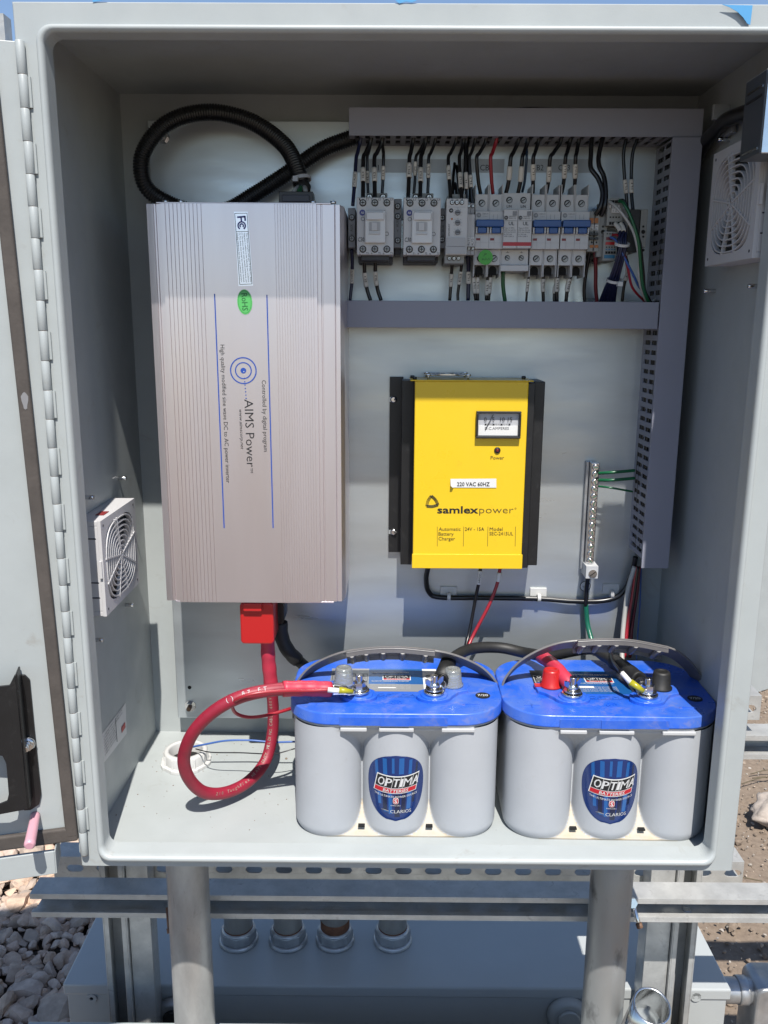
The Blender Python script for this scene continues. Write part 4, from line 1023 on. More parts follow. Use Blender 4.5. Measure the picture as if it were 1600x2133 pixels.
# surge protector
t_ = thing('surge_protector', 'light grey surge protector with red stripe between the left and middle breakers', 'surge protector', (P(1077, 480, Y=.23).x, .28, zc))
b = MB(); x0, x1 = P(1047, 480, Y=.233).x, P(1106, 480, Y=.233).x; xm = (x0+x1)/2
b.box(x0, x1, .246, .29, zc+.0226, zc+.046, 'device light'); b.box(x0, x1, .246, .29, zc-.0412, zc-.0226, 'device light'); b.box(x0, x1, .240, .29, zc-.049, zc-.0418, 'device light')
b.box(x0, x1, .250, .29, zc-.0226, zc+.0226, 'device grey'); b.build('protector_base', t_, bevel=.0005)
for p in range(2):
    xa, xb = (x0, xm) if p == 0 else (xm, x1); b = MB(); b.box(xa+.0002, xb-.0002, .226, .2499, zc-.0222, zc+.0238, 'device light'); md_ = b.build('plug_module', t_, bevel=.0007)
    b = MB(); y_ = .2257; b.box(xa, xb, y_, y_+.0004, zc-.0195, zc-.0150, 'red ink')
    b.box(xb-.0068, xb-.0015, y_, y_+.0002, zc+.0165, zc+.0218, 'device mid')
    F = FF(xa+.0030, zc+.0140, y_-.0001); b.prism(circ(0, 0, .0024, 18), 0, .0002, 'ink', F); b.text('AB', F @ Matrix.Translation((0, 0, .0003)), .0028, .0018, 'white ink', center=True)
    tx = [('SURGE PROT', .0064, .0150, .0012), ('4983-DS', .0064, .0128, .0012), ('UL', .0064, .0052, .0040), ('Type 2 SPD', .001, .0012, .0013), ('240 Vac 60 Hz', .001, -.0013, .0013), ('275 Vac MCOV', .001, -.0038, .0013), ('In 20 kA', .001, -.0063, .0013), ('VPR 1200 V', .001, -.0088, .0013)]
    for s_, dx, dz, h in tx: b.text(s_, FF(xa+dx, zc+dz, y_-.0001), None if h > .002 else min(.0155-dx, len(s_)*.00125), h, 'ink', bold=.015 if h > .002 else 0)
    b.box(xa+.001, xb-.001, y_, y_+.0002, zc+.0103, zc+.0106, 'ink'); b.build('module_print', md_)
    b = MB(); F = FF((xa+xb)/2, zc+.0375, .2458); b.prism(circ(0, 0, .0040, 20), -.0002, .0003, 'black hole', F); b.prism(circ(.0003, -.0003, .0029, 20), .0003, .0006, 'dull screw', F); b.prism([(-.0024, -.0005), (.0024, -.0005), (.0024, .0005), (-.0024, .0005)], .0006, .0008, 'black hole', F @ Matrix.Rotation(.5, 4, 'Z'))
    F = FF((xa+xb)/2, zc-.0325, .2458); b.prism(circ(0, 0, .0034, 20), -.0002, .0003, 'black hole', F); b.prism(circ(.0003, -.0003, .0026, 20), .0003, .0006, 'dull screw', F); b.prism([(-.0022, -.0005), (.0022, -.0005), (.0022, .0005), (-.0022, .0005)], .0006, .0008, 'black hole', F @ Matrix.Rotation(-.5, 4, 'Z')); b.build('terminal_screw', t_)
    b = MB(); b.text('L/N', FF((xa+xb)/2, zc+.0300, .2456), .0062, .0030, 'ink', center=True, bold=.01); b.box((xa+xb)/2-.002, (xa+xb)/2+.002, .2456, .2459, zc-.0262, zc-.0258, 'ink'); b.box((xa+xb)/2-.0002, (xa+xb)/2+.0002, .2456, .2459, zc-.0258, zc-.0243, 'ink'); b.build('terminal_mark', t_)
# small terminals right of the breakers
def term(name, x0p, x1p, y0p, y1p, Y, label, cat, m='terminal grey', extra=None, grp=None):
    t_ = thing(name, label, cat, (P(x0p, 480, Y=Y).x, .28, zc), grp)
    b = MB(); b.pbox(x0p, y0p, x1p, y1p, Y, .286, m); b.build('terminal_body', t_, bevel=.0006)
    if extra: extra(t_, x0p, x1p, Y)
    return t_
def ex_fuse(k):
    def f(t_, a, c, Y):
        b = MB(); b.pbox(a+1, 454, c-1, 465, Y-.0008, Y, 'orange'); b.pbox(a+1, 510, c-1, 516, Y-.001, Y, 'orange'); b.build('orange_slot', t_)
        b = MB(); b.pbox(a+1, 468, c-1, 480, Y-.002, Y, 'white label'); g = b.build('terminal_tag', t_); b = MB(); b.ptext(('F1', 'F2')[k], ((a+c)/2+2, 478), ((a+c)/2+2, 470), Y-.0023, 4, 'ink'); b.build('tag_print', g)
        b = MB(); b.pbox(a+.6, 484, c-.6, 490, Y-.006, Y, 'black plastic'); b.pbox(a+.6, 494, c-.6, 499, Y-.006, Y, 'black plastic'); b.prism(circ(0, 0, .0011, 10), 0, .0004, 'black hole', FP((a+c)/2, 505, Y)); b.build('black_lever', t_)
    return f
term('fuse_terminal', 1228, 1237.5, 440, 524, .236, 'left orange marked fuse terminal right of the breakers', 'terminal', 'terminal grey', ex_fuse(0), 'orange marked fuse terminals')
term('fuse_terminal', 1238, 1247, 440, 524, .236, 'right orange marked fuse terminal right of the breakers', 'terminal', 'terminal grey', ex_fuse(1), 'orange marked fuse terminals')
def ex_stop(t_, a, c, Y):
    b = MB(); m_ = (a+c)/2+1
    for py, r in ((472, .0014), (483, .0026), (493, .0014), (521, .0018)): b.prism(circ(0, 0, r, 14), 0, .0003, 'black hole', FP(m_, py, Y))
    b.build('stop_hole', t_)
term('end_stop', 1248, 1262, 436, 535, .238, 'grey end stop between the fuse terminals and the stacked terminal', 'end stop', 'terminal grey', ex_stop, 'grey end stops')
def ex_multi(t_, a, c, Y):
    for k in range(4):
        px = 1271.5+k*6; b = MB()
        for py in (420, 465): b.pbox(px-2.2, py-3, px+2.2, py+3, Y-.0006, Y, 'black hole')
        b.prism(circ(0, 0, .001, 10), 0, .0004, 'black hole', FP(px, 452.5, Y)); b.pbox(px-1.6, 427, px+1.6, 433, Y-.0016, Y, 'device light'); b.build('clamp_hole', t_)
    b = MB(); b.pbox(1275, 434, 1293, 443, Y-.002, Y, 'white label'); b.ptext('1 2 3', (1277, 441), (1290, 441), Y-.0023, 4, 'ink'); b.build('terminal_tag', t_)
term('stacked_terminal', 1267, 1296, 413, 470, .226, 'upper stacked grey terminal block with white tag at the right end of the row', 'terminal', 'terminal grey', ex_multi)
def ex_low(t_, a, c, Y):
    b = MB(); b.pbox(1262, 504, 1283, 510, Y-.001, Y, 'red'); b.pbox(1259, 531, 1280, 538, Y-.001, Y, 'cyan'); b.pbox(1263, 494, 1280, 500, Y-.0008, Y, 'dark red wire'); b.build('colour_bar', t_)
    b = MB()
    for k in range(4):
        px = 1263.5+k*5.6; b.prism(circ(0, 0, .0009, 8), 0, .0003, 'black hole', FP(px, 515, Y)); b.pbox(px-1.6, 518, px+1.6, 521, Y-.0004, Y, 'cyan'); b.pbox(px-2, 523.5, px+2, 528.5, Y-.0006, Y, 'black hole')
    for k in range(3): b.prism(circ(0, 0, .0009, 8), 0, .0003, 'black hole', FP(1265+k*5.5, 487, Y))
    b.build('clamp_hole', t_)
term('stacked_terminal', 1258.5, 1284, 482, 543, .230, 'lower stacked grey terminal block with red and cyan bars, right of the breakers', 'terminal', 'terminal grey', ex_low)
term('spacer_terminal', 1264, 1300, 470, 481, .245, 'plain grey terminal base between the upper and lower stacked terminals', 'terminal')
term('end_stop', 1297, 1308, 434, 533, .242, 'grey end stop right of the stacked terminals', 'end stop', 'terminal grey', None, 'grey end stops')
term('fuse_holder', 1311, 1331, 436, 525, .240, 'black fuse holder between two grey end stops at the right end of the row', 'fuse holder', 'black plastic')
term('end_stop', 1333, 1345, 436, 515, .240, 'last grey end stop at the right end of the row of devices', 'end stop', 'terminal grey', ex_stop, 'grey end stops')

# ------------------------------------------------------------ wires
def wire(pts_, rpx, m, label, sl=None, txt='', grp='thin wires of the breaker row', name='wire', cat='wire', smat='sleeve'):
    L = catmull([Q(*p) for p in pts_], 10); r = rpx*.00031
    mid_ = L[len(L)//2]
    if not sl:
        b = MB(); b.tube(L, r, m, 10); o_ = b.build(name, loc=L[-1]); return tag(o_, label, cat, grp)
    t_ = thing(name, label, cat, L[-1], grp)
    b = MB(); b.tube(L, r, m, 10); b.build('insulation', t_)
    y0, y1 = sl
    def at(py):                                   # the point of the path seen at image row py
        best = min(L, key=lambda q: abs(prow(q)-py)); return best
    def prow(q): d = q-CAM; return 1066.5-FPX*d.dot(UX)/d.dot(_f)
    idx = [i for i, q in enumerate(L) if min(y0, y1) <= prow(q) <= max(y0, y1)]
    if len(idx) < 2: i = min(range(len(L)), key=lambda i: abs(prow(L[i])-(y0+y1)/2)); idx = [max(i-1, 0), min(i+1, len(L)-1)]
    seg = [L[i] for i in range(idx[0], idx[-1]+1)]
    b = MB(); b.tube(seg, r*1.22+.0002, smat, 12); s_ = b.build('marker_sleeve', t_)
    if txt:
        a, c = (seg[0], seg[-1]) if seg[0].z < seg[-1].z else (seg[-1], seg[0]); d = c-a; le = d.length
        d.normalize(); nrm = V(0, -1, 0); up_ = nrm.cross(d).normalized()
        F = FR((a+c)/2+nrm*(r*1.22+.0006), d, up_); b = MB(); b.text(txt, F, min(le*.8, .0032*len(txt)*.8), .0024, 'ink', center=True, bold=.01); b.build('sleeve_print', s_)
    return t_
BK = 'black wire'
D0 = .262
up = [  # x at duct, x bend, x end, y end, thickness, sleeve rows, mark, Y end, label
 (751, 742, 735, 428, 7.5, (358, 394), 'C1/AUX', .226, 'navy wire', 'navy wire with long white sleeve into the far left contact block'),
 (772, 757, 756, 414, 8.5, (347, 383), '1L1', .222, BK, 'thick black wire marked 1L1 into the left contactor\'s first terminal'),
 (774, 765, 767, 404, 6, (352, 384), '1L1', .245, BK, 'thinner black wire behind the 1L1 wire at the left contactor'),
 (796, 780, 781, 414, 8.5, (349, 383), '1L2', .222, BK, 'thick black wire marked 1L2 into the left contactor\'s middle terminal'),
 (798, 799, 796, 404, 6.5, (342, 376), '1L2', .245, BK, 'thinner black wire right of the 1L2 wire at the left contactor'),
 (861, 853, 850, 414, 8.5, (340, 374), 'E1L1', .222, BK, 'thick black wire marked E1L1 into the right contactor\'s first terminal'),
 (884, 866, 862, 404, 6, (337, 370), 'C2', .245, BK, 'thinner black wire behind the E1L1 wire at the right contactor'),
 (887, 877, 875, 414, 8.5, (346, 382), 'E1L2', .222, BK, 'thick black wire marked E1L2 into the right contactor\'s middle terminal'),
 (907, 893, 891, 404, 6.5, (339, 372), 'E1L2', .245, BK, 'thinner black wire right of the E1L2 wire at the right contactor'),
 (950, 934, 939, 416, 7, (345, 377), '1L2', .225, BK, 'leftmost black wire with sleeve above the timer relay'),
 (966, 957, 962, 416, 7, (360, 392), 'E1L2', .225, BK, 'second sleeved black wire above the timer relay'),
 (972, 970, 972, 424, 6.5, (360, 395), '1L', .235, BK, 'sleeved black wire into the left slim relay'),
 (990, 978, 984, 428, 6.5, (361, 394), '1L1', .240, BK, 'sleeved black wire into the right slim relay'),
 (1012, 993, 1001, 404, 7.5, None, '', .255, BK, 'plain black wire into the left pole of the left breaker'),
 (1034, 1022, 1027, 404, 7.5, None, '', .255, 'red wire', 'dark red wire into the right pole of the left breaker'),
 (1080, 1064, 1054, 403, 8.5, (342, 375), '', .255, BK, 'sleeved black wire into the surge protector\'s left pole'),
 (1100, 1088, 1079, 403, 8.5, (345, 379), '', .255, BK, 'sleeved black wire into the surge protector\'s right pole'),
 (1098, 1097, 1088, 400, 5.5, None, '', .262, 'teal wire', 'thin teal wire behind the right surge protector wire'),
 (1122, 1111, 1110, 402, 8, (340, 376), '1L1', .262, BK, 'sleeved black wire into the middle breaker\'s left pole'),
 (1168, 1146, 1138, 402, 8, (346, 381), '1L2', .262, BK, 'sleeved black wire into the middle breaker\'s right pole'),
 (1188, 1178, 1170, 402, 8, (341, 375), 'E1L1', .262, BK, 'sleeved black wire into the right breaker\'s left pole'),
 (1206, 1199, 1196, 402, 8, (338, 374), 'E1L2', .262, BK, 'sleeved black wire into the right breaker\'s right pole'),
]
for xd, xb, xe, ye, th, sl, tx, Ye, m, lab in up:
    yd = 283
    wire([(xd+3, yd-6, .250), (xd-1, yd+14, .253), ((xd+2*xb)/3, yd+35, .250), (xb, 330, .246), ((xb+xe)/2+(xb-xe)*.1, 375, (.246+Ye)/2), (xe, ye, Ye)], th, m, lab, sl, tx)
for k, (p, lab) in enumerate((
  ([(947, 340, .262), (944, 375, .25), (943, 414, .236)], 'plain black wire second from left above the timer relay'),
  ([(951, 345, .262), (955, 380, .25), (959, 416, .236)], 'plain black wire third from left above the timer relay'),
  ([(940, 415, .24), (948, 382, .25), (952, 416, .24)], 'short black jumper loop above the timer relay'),
  ([(967, 288, .26), (969, 330, .252), (966, 380, .245), (962, 412, .24)], 'plain black wire fanning down to the timer relay'),
  ([(975, 288, .262), (973, 330, .256), (978, 380, .25), (979, 420, .245)], 'plain black wire behind the slim relay wires'))):
    wire(p, 6, BK, lab)
low = [
 ([(733, 520, .24), (734, 560, .256), (733, 590, .262), (729, 626, .262)], 7, 'navy wire', (557, 590), 'C1/AUX', 'navy wire with white sleeve below the far left contact block'),
 ([(759, 545, .25), (760, 570, .256), (764, 600, .262), (772, 626, .262)], 8, BK, (566, 598), '2L1', 'left sleeved black wire below the left contactor'),
 ([(782, 545, .25), (782, 570, .256), (786, 600, .262), (794, 626, .262)], 8, BK, (564, 597), '2L2', 'right sleeved black wire below the left contactor'),
 ([(942, 550, .255), (940, 580, .262), (937, 626, .264)], 7, BK, (569, 601), '1L', 'left sleeved black wire below the timer relay'),
 ([(962, 550, .255), (958, 580, .262), (954, 610, .264), (954, 626, .264)], 6.5, BK, (565, 595), 'E1L2', 'middle sleeved black wire below the timer relay'),
 ([(975, 532, .255), (976, 570, .262), (975, 626, .264)], 8.5, 'navy wire', (565, 596), '1L1', 'thick navy wire with sleeve below the slim relays'),
 ([(988, 560, .262), (987, 590, .264), (991, 626, .266)], 6.5, BK, (577, 612), '1L1', 'first of four sleeved black wires below the left breaker'),
 ([(995, 560, .262), (995, 590, .264), (995.5, 626, .266)], 6.5, BK, (577, 612), '1L1', 'second of four sleeved black wires below the left breaker'),
 ([(1020, 560, .262), (1015, 590, .264), (1013, 626, .266)], 7, BK, (583, 616), '1L2', 'third of four sleeved black wires below the left breaker'),
 ([(1023, 560, .262), (1021, 590, .264), (1018, 626, .266)], 6.5, BK, (577, 612), '1L2', 'fourth of four sleeved black wires below the left breaker'),
 ([(1048, 566, .262), (1048, 595, .264), (1052, 628, .266)], 8.5, 'green wire', None, '', 'green earth wire below the surge protector'),
 ([(1102, 572, .262), (1099, 595, .264), (1096, 628, .266)], 5, BK, (579, 610), '1L1', 'thin sleeved wire below the middle breaker\'s left pole'),
 ([(1132, 572, .262), (1131, 595, .264), (1132, 628, .266)], 7, BK, (579, 609), '1L2', 'sleeved wire below the middle breaker\'s right pole'),
 ([(1161, 572, .262), (1160, 595, .264), (1160, 628, .266)], 8, BK, (577, 609), 'E1L1', 'thick sleeved wire below the right breaker\'s left pole'),
 ([(1158, 590, .268), (1155, 605, .268), (1154, 628, .268)], 6, BK, (595, 613), '', 'thin sleeved wire half behind the thick one below the right breaker'),
 ([(1190, 572, .262), (1183, 595, .264), (1179, 628, .266)], 8, BK, (579, 608), 'E1L2', 'sleeved wire below the right breaker\'s right pole'),
 ([(1229, 522, .248), (1222, 560, .258), (1217, 600, .264), (1218, 630, .266)], 7.5, BK, None, '', 'plain black wire leaving the left fuse terminal downward'),
 ([(1240, 522, .248), (1241, 560, .256), (1241, 600, .262), (1244, 632, .266)], 8, 'dark red wire', None, '', 'dark red wire leaving the right fuse terminal downward'),
 ([(1233, 283, .25), (1231, 320, .246), (1231, 350, .24), (1246, 372, .236), (1255, 400, .232), (1251, 430, .230), (1241, 447, .234)], 9.5, BK, None, '', 'left one of two thick black wires curving into the fuse terminals'),
 ([(1257, 283, .25), (1248, 320, .246), (1248, 345, .24), (1258, 368, .236), (1262, 400, .232), (1260, 430, .230), (1252, 449, .236)], 9.5, BK, None, '', 'right one of two thick black wires curving beside the fuse terminals'),
 ([(1306, 283, .25), (1299, 320, .25), (1301, 370, .25), (1305, 410, .25), (1306, 436, .25)], 7, BK, (373, 404), '1L1', 'left sleeved black wire above the black fuse holder'),
 ([(1330, 283, .25), (1318, 320, .25), (1315, 370, .25), (1316, 410, .246), (1319, 440, .243)], 7, BK, (371, 403), '1L1', 'right sleeved black wire above the black fuse holder'),
 ([(1303, 530, .255), (1308, 560, .26), (1300, 595, .264), (1296, 628, .266)], 6.5, BK, (553, 586), 'E1L1', 'sleeved black wire below the black fuse holder'),
 ([(1270, 420, .222), (1282, 430, .214), (1300, 450, .210), (1320, 485, .210), (1330, 530, .214), (1331, 575, .222), (1337, 605, .232), (1350, 630, .246), (1372, 619, .262)], 5.5, 'white wire', None, '', 'white wire arching from the stacked terminal down to the side duct'),
 ([(1290, 418, .222), (1300, 425, .214), (1315, 455, .210), (1330, 505, .210), (1335, 560, .216), (1340, 600, .226), (1352, 630, .242), (1362, 634, .256)], 6.5, 'green wire', None, '', 'green wire arching from the stacked terminal down to the side duct'),
 ([(1285, 420, .226), (1300, 418, .22), (1310, 440, .218), (1332, 500, .222), (1340, 560, .23), (1344, 605, .236), (1358, 632, .25)], 5, BK, None, '', 'thin black wire beside the green one at the right end of the row'),
 ([(1276, 489, .226), (1288, 492, .216), (1298, 520, .212), (1308, 560, .220), (1318, 600, .236), (1345, 630, .256)], 5, 'red wire', None, '', 'thin red wire crossing the navy bundle at the right end'),
 ([(1272, 494, .226), (1284, 502, .216), (1300, 535, .211), (1318, 570, .224), (1332, 598, .24), (1352, 620, .26)], 5, 'blue wire', None, '', 'thin bright blue wire crossing the navy bundle at the right end'),
]
for p, th, m, sl, tx, lab in low: wire(p, th, m, lab, sl, tx)
tb = thing('wire_bundle', 'bundle of navy wires tied with white ties at the right end of the breaker row', 'wire bundle', Q(1290, 520, .22))
for k in range(7):
    dx = (k-3)*2.5; sx = (0, 7, 14, 3, 10, 17, 20)[k]; dy = (.0, .003, -.002, .004, .001, .003, 0)[k]
    L = catmull([Q(1280+sx*.9, 464, .228+dy), Q(1291+sx*.6, 480, .216+dy), Q(1296+dx*.9, 500, .210+dy), Q(1297+dx*.75, 515, .209+dy), Q(1290+dx*.9, 545, .213+dy), Q(1281+dx*1.1, 575, .222+dy), Q(1272+dx*1.5, 600, .24), Q(1264+dx*2.1, 632, .262)], 9)
    b = MB(); b.tube(L, .0018, 'navy wire', 8); b.build('bundled_wire', tb)
    if k in (0, 1, 2, 5): b = MB(); b.tube(L[1:11], .0026, 'sleeve', 10); b.build('marker_sleeve', tb)
for px, py, px2, py2, Y in ((1297, 508, 1297, 508, .210), (1281, 588-4, 1281, 584, .226)):
    c = Q(px, py, Y); d = (Q(1297, 508, .21)-Q(1283, 580, .225)).normalized(); F = FR(c+V(0, .002, 0), d.orthogonal(), d.cross(d.orthogonal()))
    b = MB(); b.ring((0, 0), .0078 if py < 520 else .0088, .0092 if py < 520 else .0102, F, -.0016, .0016, 'white plastic', 28); 
    if py > 520: q = Q(1291, 592, .216); b.box(q.x-.003, q.x+.003, .212, .220, q.z-.0025, q.z+.0025, 'white plastic')
    b.build('cable_tie', tb)

# ------------------------------------------------------------ charger
CY = .222
ch = thing('battery_charger', 'yellow battery charger with analog meter and black finned sides', 'battery charger', (.085, .26, .30))
zt, zbm = .5475, .2965; cx0, cx1 = .0115, .1585
b = MB(); b.box(cx0, cx1, CY, YP-.002, zbm, zt, 'charger yellow'); cs_ = b.build('yellow_case', ch, bevel=.0015)
b = MB(); b.box(cx0-.001, cx1+.001, CY-.0012, CY, zbm, P(950, 1154, Y=CY).z, 'charger yellow'); b.build('bottom_cover', ch, bevel=.0008)
b = MB(); b.box(cx0-.006, cx1+.006, CY-.001, YP-.02, zt, zt+.0015, 'charger yellow'); b.build('top_plate', ch, bevel=.0004)
b = MB(); k0 = P(812, 800, Y=.296).x; k1 = P(838, 800, Y=.262).x
b.box(k0, k1+.002, .293, .296, P(825, 1150, Y=.293).z, zt+.001, 'black metal')
b.box(k1, k1+.0155, .262, .298, P(850, 1176, Y=.262).z, zt-.002, 'black metal')
b.box(k1+.0155, cx0, CY+.004, .298, P(860, 1183, Y=CY).z, zt-.002, 'black metal'); b.build('side_channel', ch, bevel=.001)
b = MB(); b.box(cx1, P(1111, 900, Y=CY).x+.001, CY+.004, .298, zbm, zt-.002, 'black metal')
b.box(P(1111, 900, Y=CY).x+.001, P(1136, 800, Y=.24).x, .240, .298, P(1130, 1178, Y=.24).z, zt-.001, 'black metal'); b.build('side_channel', ch, bevel=.001)
for py in (832, 1108):
    c = P(820, py, Y=.293); b = MB(); F = FF(c.x, c.z, .2928); b.lathe([(.0048, 0), (.0046, .0015), (.003, .003)], 'bright steel', F, 18); b.cyl(F @ V(.002, 0, .0025), F @ V(.003, .001, .0045), .002, 'screw', 8); b.build('mount_screw', ch)
    b = MB(); b.box(k0-.0004, k0+.006, .2926, .2934, c.z-.003, c.z+.003, 'galvanised panel'); b.build('mount_slot', ch)
for px, py in ((859, 785), (864, 790), (1091, 785)):
    c = P(px, py, Y=.26 if py < 788 else .232); b = MB(); b.cyl((c.x, c.y, zt+.001), (c.x, c.y, zt+.005), .0028, 'black plastic', 12); b.build('top_screw', ch)
g = b = MB(); z_ = zt+.0065
cxm = P(932, 783, Y=.255).x
for k in range(3):
    rr = .009+.006*k; b.ring((cxm, .262), rr, rr+.0012, FR(V(0, 0, z_), (1, 0, 0), (0, 1, 0)), 0, .0012, 'bright steel', 28)
fg = b
for sx in (-1, 1):
    for sy in (-1, 1):
        b.tube([V(cxm, .262, z_), V(cxm+sx*.026, .262+sy*.024, z_)], .0010, 'bright steel', 8)
        b.cyl((cxm+sx*.026, .262+sy*.024, zt+.0015), (cxm+sx*.026, .262+sy*.024, z_+.001), .0016, 'screw', 8); b.cyl((cxm+sx*.026, .262+sy*.024, z_-.0005), (cxm+sx*.026, .262+sy*.024, z_+.0015), .004, 'bright steel', 14)
b.build('fan_guard', ch)
# meter
mF = CY-.007; a, c = P(993, 857, Y=mF), P(1084.5, 914, Y=mF)
b = MB(); th = .0026
b.box(a.x, c.x, mF, CY, a.z-th, a.z, 'black plastic'); b.box(a.x, c.x, mF, CY, c.z, c.z+th, 'black plastic'); b.box(a.x, a.x+th, mF, CY, c.z+th, a.z-th, 'black plastic'); b.box(c.x-th, c.x, mF, CY, c.z+th, a.z-th, 'black plastic')
mt = b.build('ammeter', ch, bevel=.0006)
b = MB(); b.box(a.x+th, c.x-th, CY-.001, CY-.0005, c.z+th, a.z-th, 'meter face')
b.box(a.x+th+.001, c.x-th-.001, CY-.0022, CY-.001, c.z+th+.001, c.z+(a.z-c.z)*.46, 'white label')
b.build('meter_face', mt)
Ym = CY-.0025
b = MB()
for s_, x0p, x1p in (('0', 1008.5, 1014), ('5', 1025.5, 1030), ('10', 1042, 1051.5), ('15', 1058, 1067)): b.ptext(s_, (x0p, 878), (x1p, 878), Ym, 8.5, 'ink')
b.ptext('D.C.AMPERES', (1010, 895), (1060, 895), Ym, 5.5, 'grey ink')
for k in range(16):
    px = 1011.5+k*(1061.5-1011.5)/15; big = k % 5 == 0; pline(b, (px, 882.6), (px, 886), 3.4 if big else .9, Ym, 'ink')
pline(b, (1028, 863), (1011, 895), 1.3, Ym-.0012, 'ink'); b.build('scale_and_needle', mt)
b = MB(); F = FP(1036, 938, CY-.0002); b.lathe([(.0042, 0), (.0042, .001), (.003, .002)], 'ink', F, 20); b.lathe([(.0022, .002), (.0014, .003)], 'dark red wire', F, 14); b.build('power_lamp', ch)
Yc = CY-.0004
b = MB()
b.ptext('Power', (1022, 957), (1050, 957), Yc, 7.2, 'brown ink')
b.ptext('samlex', (911, 1069), (996.5, 1069), Yc, 14.5, 'ink', bold=.022); b.ptext('power', (998.5, 1069), (1069.5, 1069), Yc, 14.5, 'brown ink', bold=-.012)
b.ring((0, 0), .0008, .0011, FP(1074, 1059, Yc), 0, .0001, 'brown ink', 12)
for s_, x, y, x2, m in (('Automatic', 914, 1105.5, 959.5, 'brown ink'), ('Battery', 913.5, 1115.5, 945, 'brown ink'), ('Charger', 913.5, 1125.5, 948, 'brown ink'), ('24V - 15A', 968.5, 1105.5, 1008.5, 'ink'), ('Model', 1020, 1105.5, 1047, 'brown ink'), ('SEC-2415UL', 1019.5, 1115, 1069, 'brown ink')): b.ptext(s_, (x, y), (x2, y), Yc, 7.2, m)
for x, dx in ((911, 0), (966, -.8), (1016.5, -.8), (1074, -.8)): pline(b, (x, 1097), (x+dx, 1138), .8, Yc, 'brown ink')
# triangular three-band mark
for k in range(3):
    aa = PI/2+k*2*PI/3+.12; F = FP(900, 1046, Yc)
    for j in range(3):
        r_ = .0098; o_ = .0014*j; p0 = (r_*math.cos(aa+.10), r_*math.sin(aa+.10)); p1 = (r_*math.cos(aa+2*PI/3-.10), r_*math.sin(aa+2*PI/3-.10))
        nx_, ny_ = math.cos(aa+PI/3), math.sin(aa+PI/3)
        p0 = (p0[0]-nx_*o_, p0[1]-ny_*o_); p1 = (p1[0]-nx_*o_, p1[1]-ny_*o_); mx_ = ((p0[0]+p1[0])/2+nx_*.0013, (p0[1]+p1[1])/2+ny_*.0013)
        Lq = [F @ V(*p0, .0001), F @ V(*mx_, .0001), F @ V(*p1, .0001)]; b.tube(catmull(Lq, 6), .00034, 'ink', 6)
b.build('case_lettering', cs_)
b = MB(); pts_ = [(938.5, 997.5), (1034, 997), (1034, 1016), (945, 1015.5)]; pstrip(b, pts_, CY-.0008, 'white label')
vs = [P(938.5, 997.5, Y=CY-.0008), P(945, 1015.5, Y=CY-.0008), P(943, 1016, Y=CY-.004), P(939, 1012, Y=CY-.006)]
b.add(vs, [(0, 1, 2, 3)], 'white label'); sk = b.build('paper_sticker', ch)
b = MB(); b.ptext('220 VAC 60HZ', (952, 1012.5), (1020, 1012.5), CY-.0012, 8, 'ink', bold=.012); b.build('sticker_print', sk)

# ground bar
gb = thing('ground_bar', 'slim aluminium ground bar with a row of screws and green wires', 'ground bar', P(1232, 1200, Y=.285))
a, c = P(1246, 965, Y=.278), P(1228, 1186, Y=.278); xg = (a.x+c.x)/2+.0
b = MB(); x0 = P(1232, 1080, Y=.280).x; b.box(x0-.004, x0+.007, .280, YP-.003, c.z, a.z, 'bright steel'); b.box(x0-.0085, x0-.0042, .292, YP-.0005, c.z-.004, a.z, 'galvanised steel'); b.build('bar', gb, bevel=.0008)
nS = 15
for k in range(nS):
    z_ = a.z-.006-(a.z-c.z-.008)*k/(nS-1); b = MB(); F = FF(x0+.0015, z_, .2798); b.lathe([(.0046, 0), (.0046, .002), (.0036, .0028)], 'bright steel', F, 16)
    b.prism([(-.003, -.0005), (.003, -.0005), (.003, .0005), (-.003, .0005)], .0028, .0031, 'green tape', F @ Matrix.Rotation(k*.9, 4, 'Z')); b.build('bar_screw', gb)
b = MB(); q = P(1232, 1192, Y=.272); b.box(q.x-.0085, q.x+.0085, .268, YP-.001, q.z-.008, q.z+.010, 'rim white'); b.prism(circ(0, 0, .006, 20), 0, .0008, 'bright steel', FF(q.x+.001, q.z-.001, .2678)); b.prism([(-.005, -.0006), (.005, -.0006), (.005, .0006), (-.005, .0006)], .0008, .001, 'black hole', FF(q.x+.001, q.z-.001, .2678) @ Matrix.Rotation(.7, 4, 'Z')); b.build('lug_block', gb, bevel=.001)
for k, (p, r_, lab) in enumerate((([(1247, 986, .272), (1275, 984, .262), (1322, 980, .264)], 7, 'top green wire from the ground bar into the side duct'), ([(1247, 1000, .272), (1275, 1000, .262), (1322, 996, .264)], 7, 'middle green wire from the ground bar into the side duct'), ([(1247, 1013, .272), (1272, 1016, .262), (1318, 1024, .264)], 4.5, 'lowest thin green wire from the ground bar into the side duct'))):
    wire(p, r_, 'green wire', lab, grp='green wires at the ground bar', cat='wire')
b = MB(); q = P(1219, 1221, Y=YP); F = FF(q.x, q.z, YP-.0002); b.prism(circ(0, 0, .0078, 30), 0, .0002, 'white label', F); b.ring((0, 0), .0070, .0080, F, .0002, .0003, 'ink', 32)
for dz, w_ in ((.000, .004), (-.0022, .0026), (-.0042, .0013)): b.prism([(-w_, dz-.0003), (w_, dz-.0003), (w_, dz+.0003), (-w_, dz+.0003)], .0002, .0004, 'ink', F)
tag(b.build('earth_sticker'), 'round white earth symbol sticker under the ground bar', 'sticker')
wire([(1225, 1200, .280), (1222, 1225, .286), (1220, 1262, .288)], 10, BK, 'thick black wire below the ground bar', grp='cables low on the back panel', cat='wire', name='ground_wire')
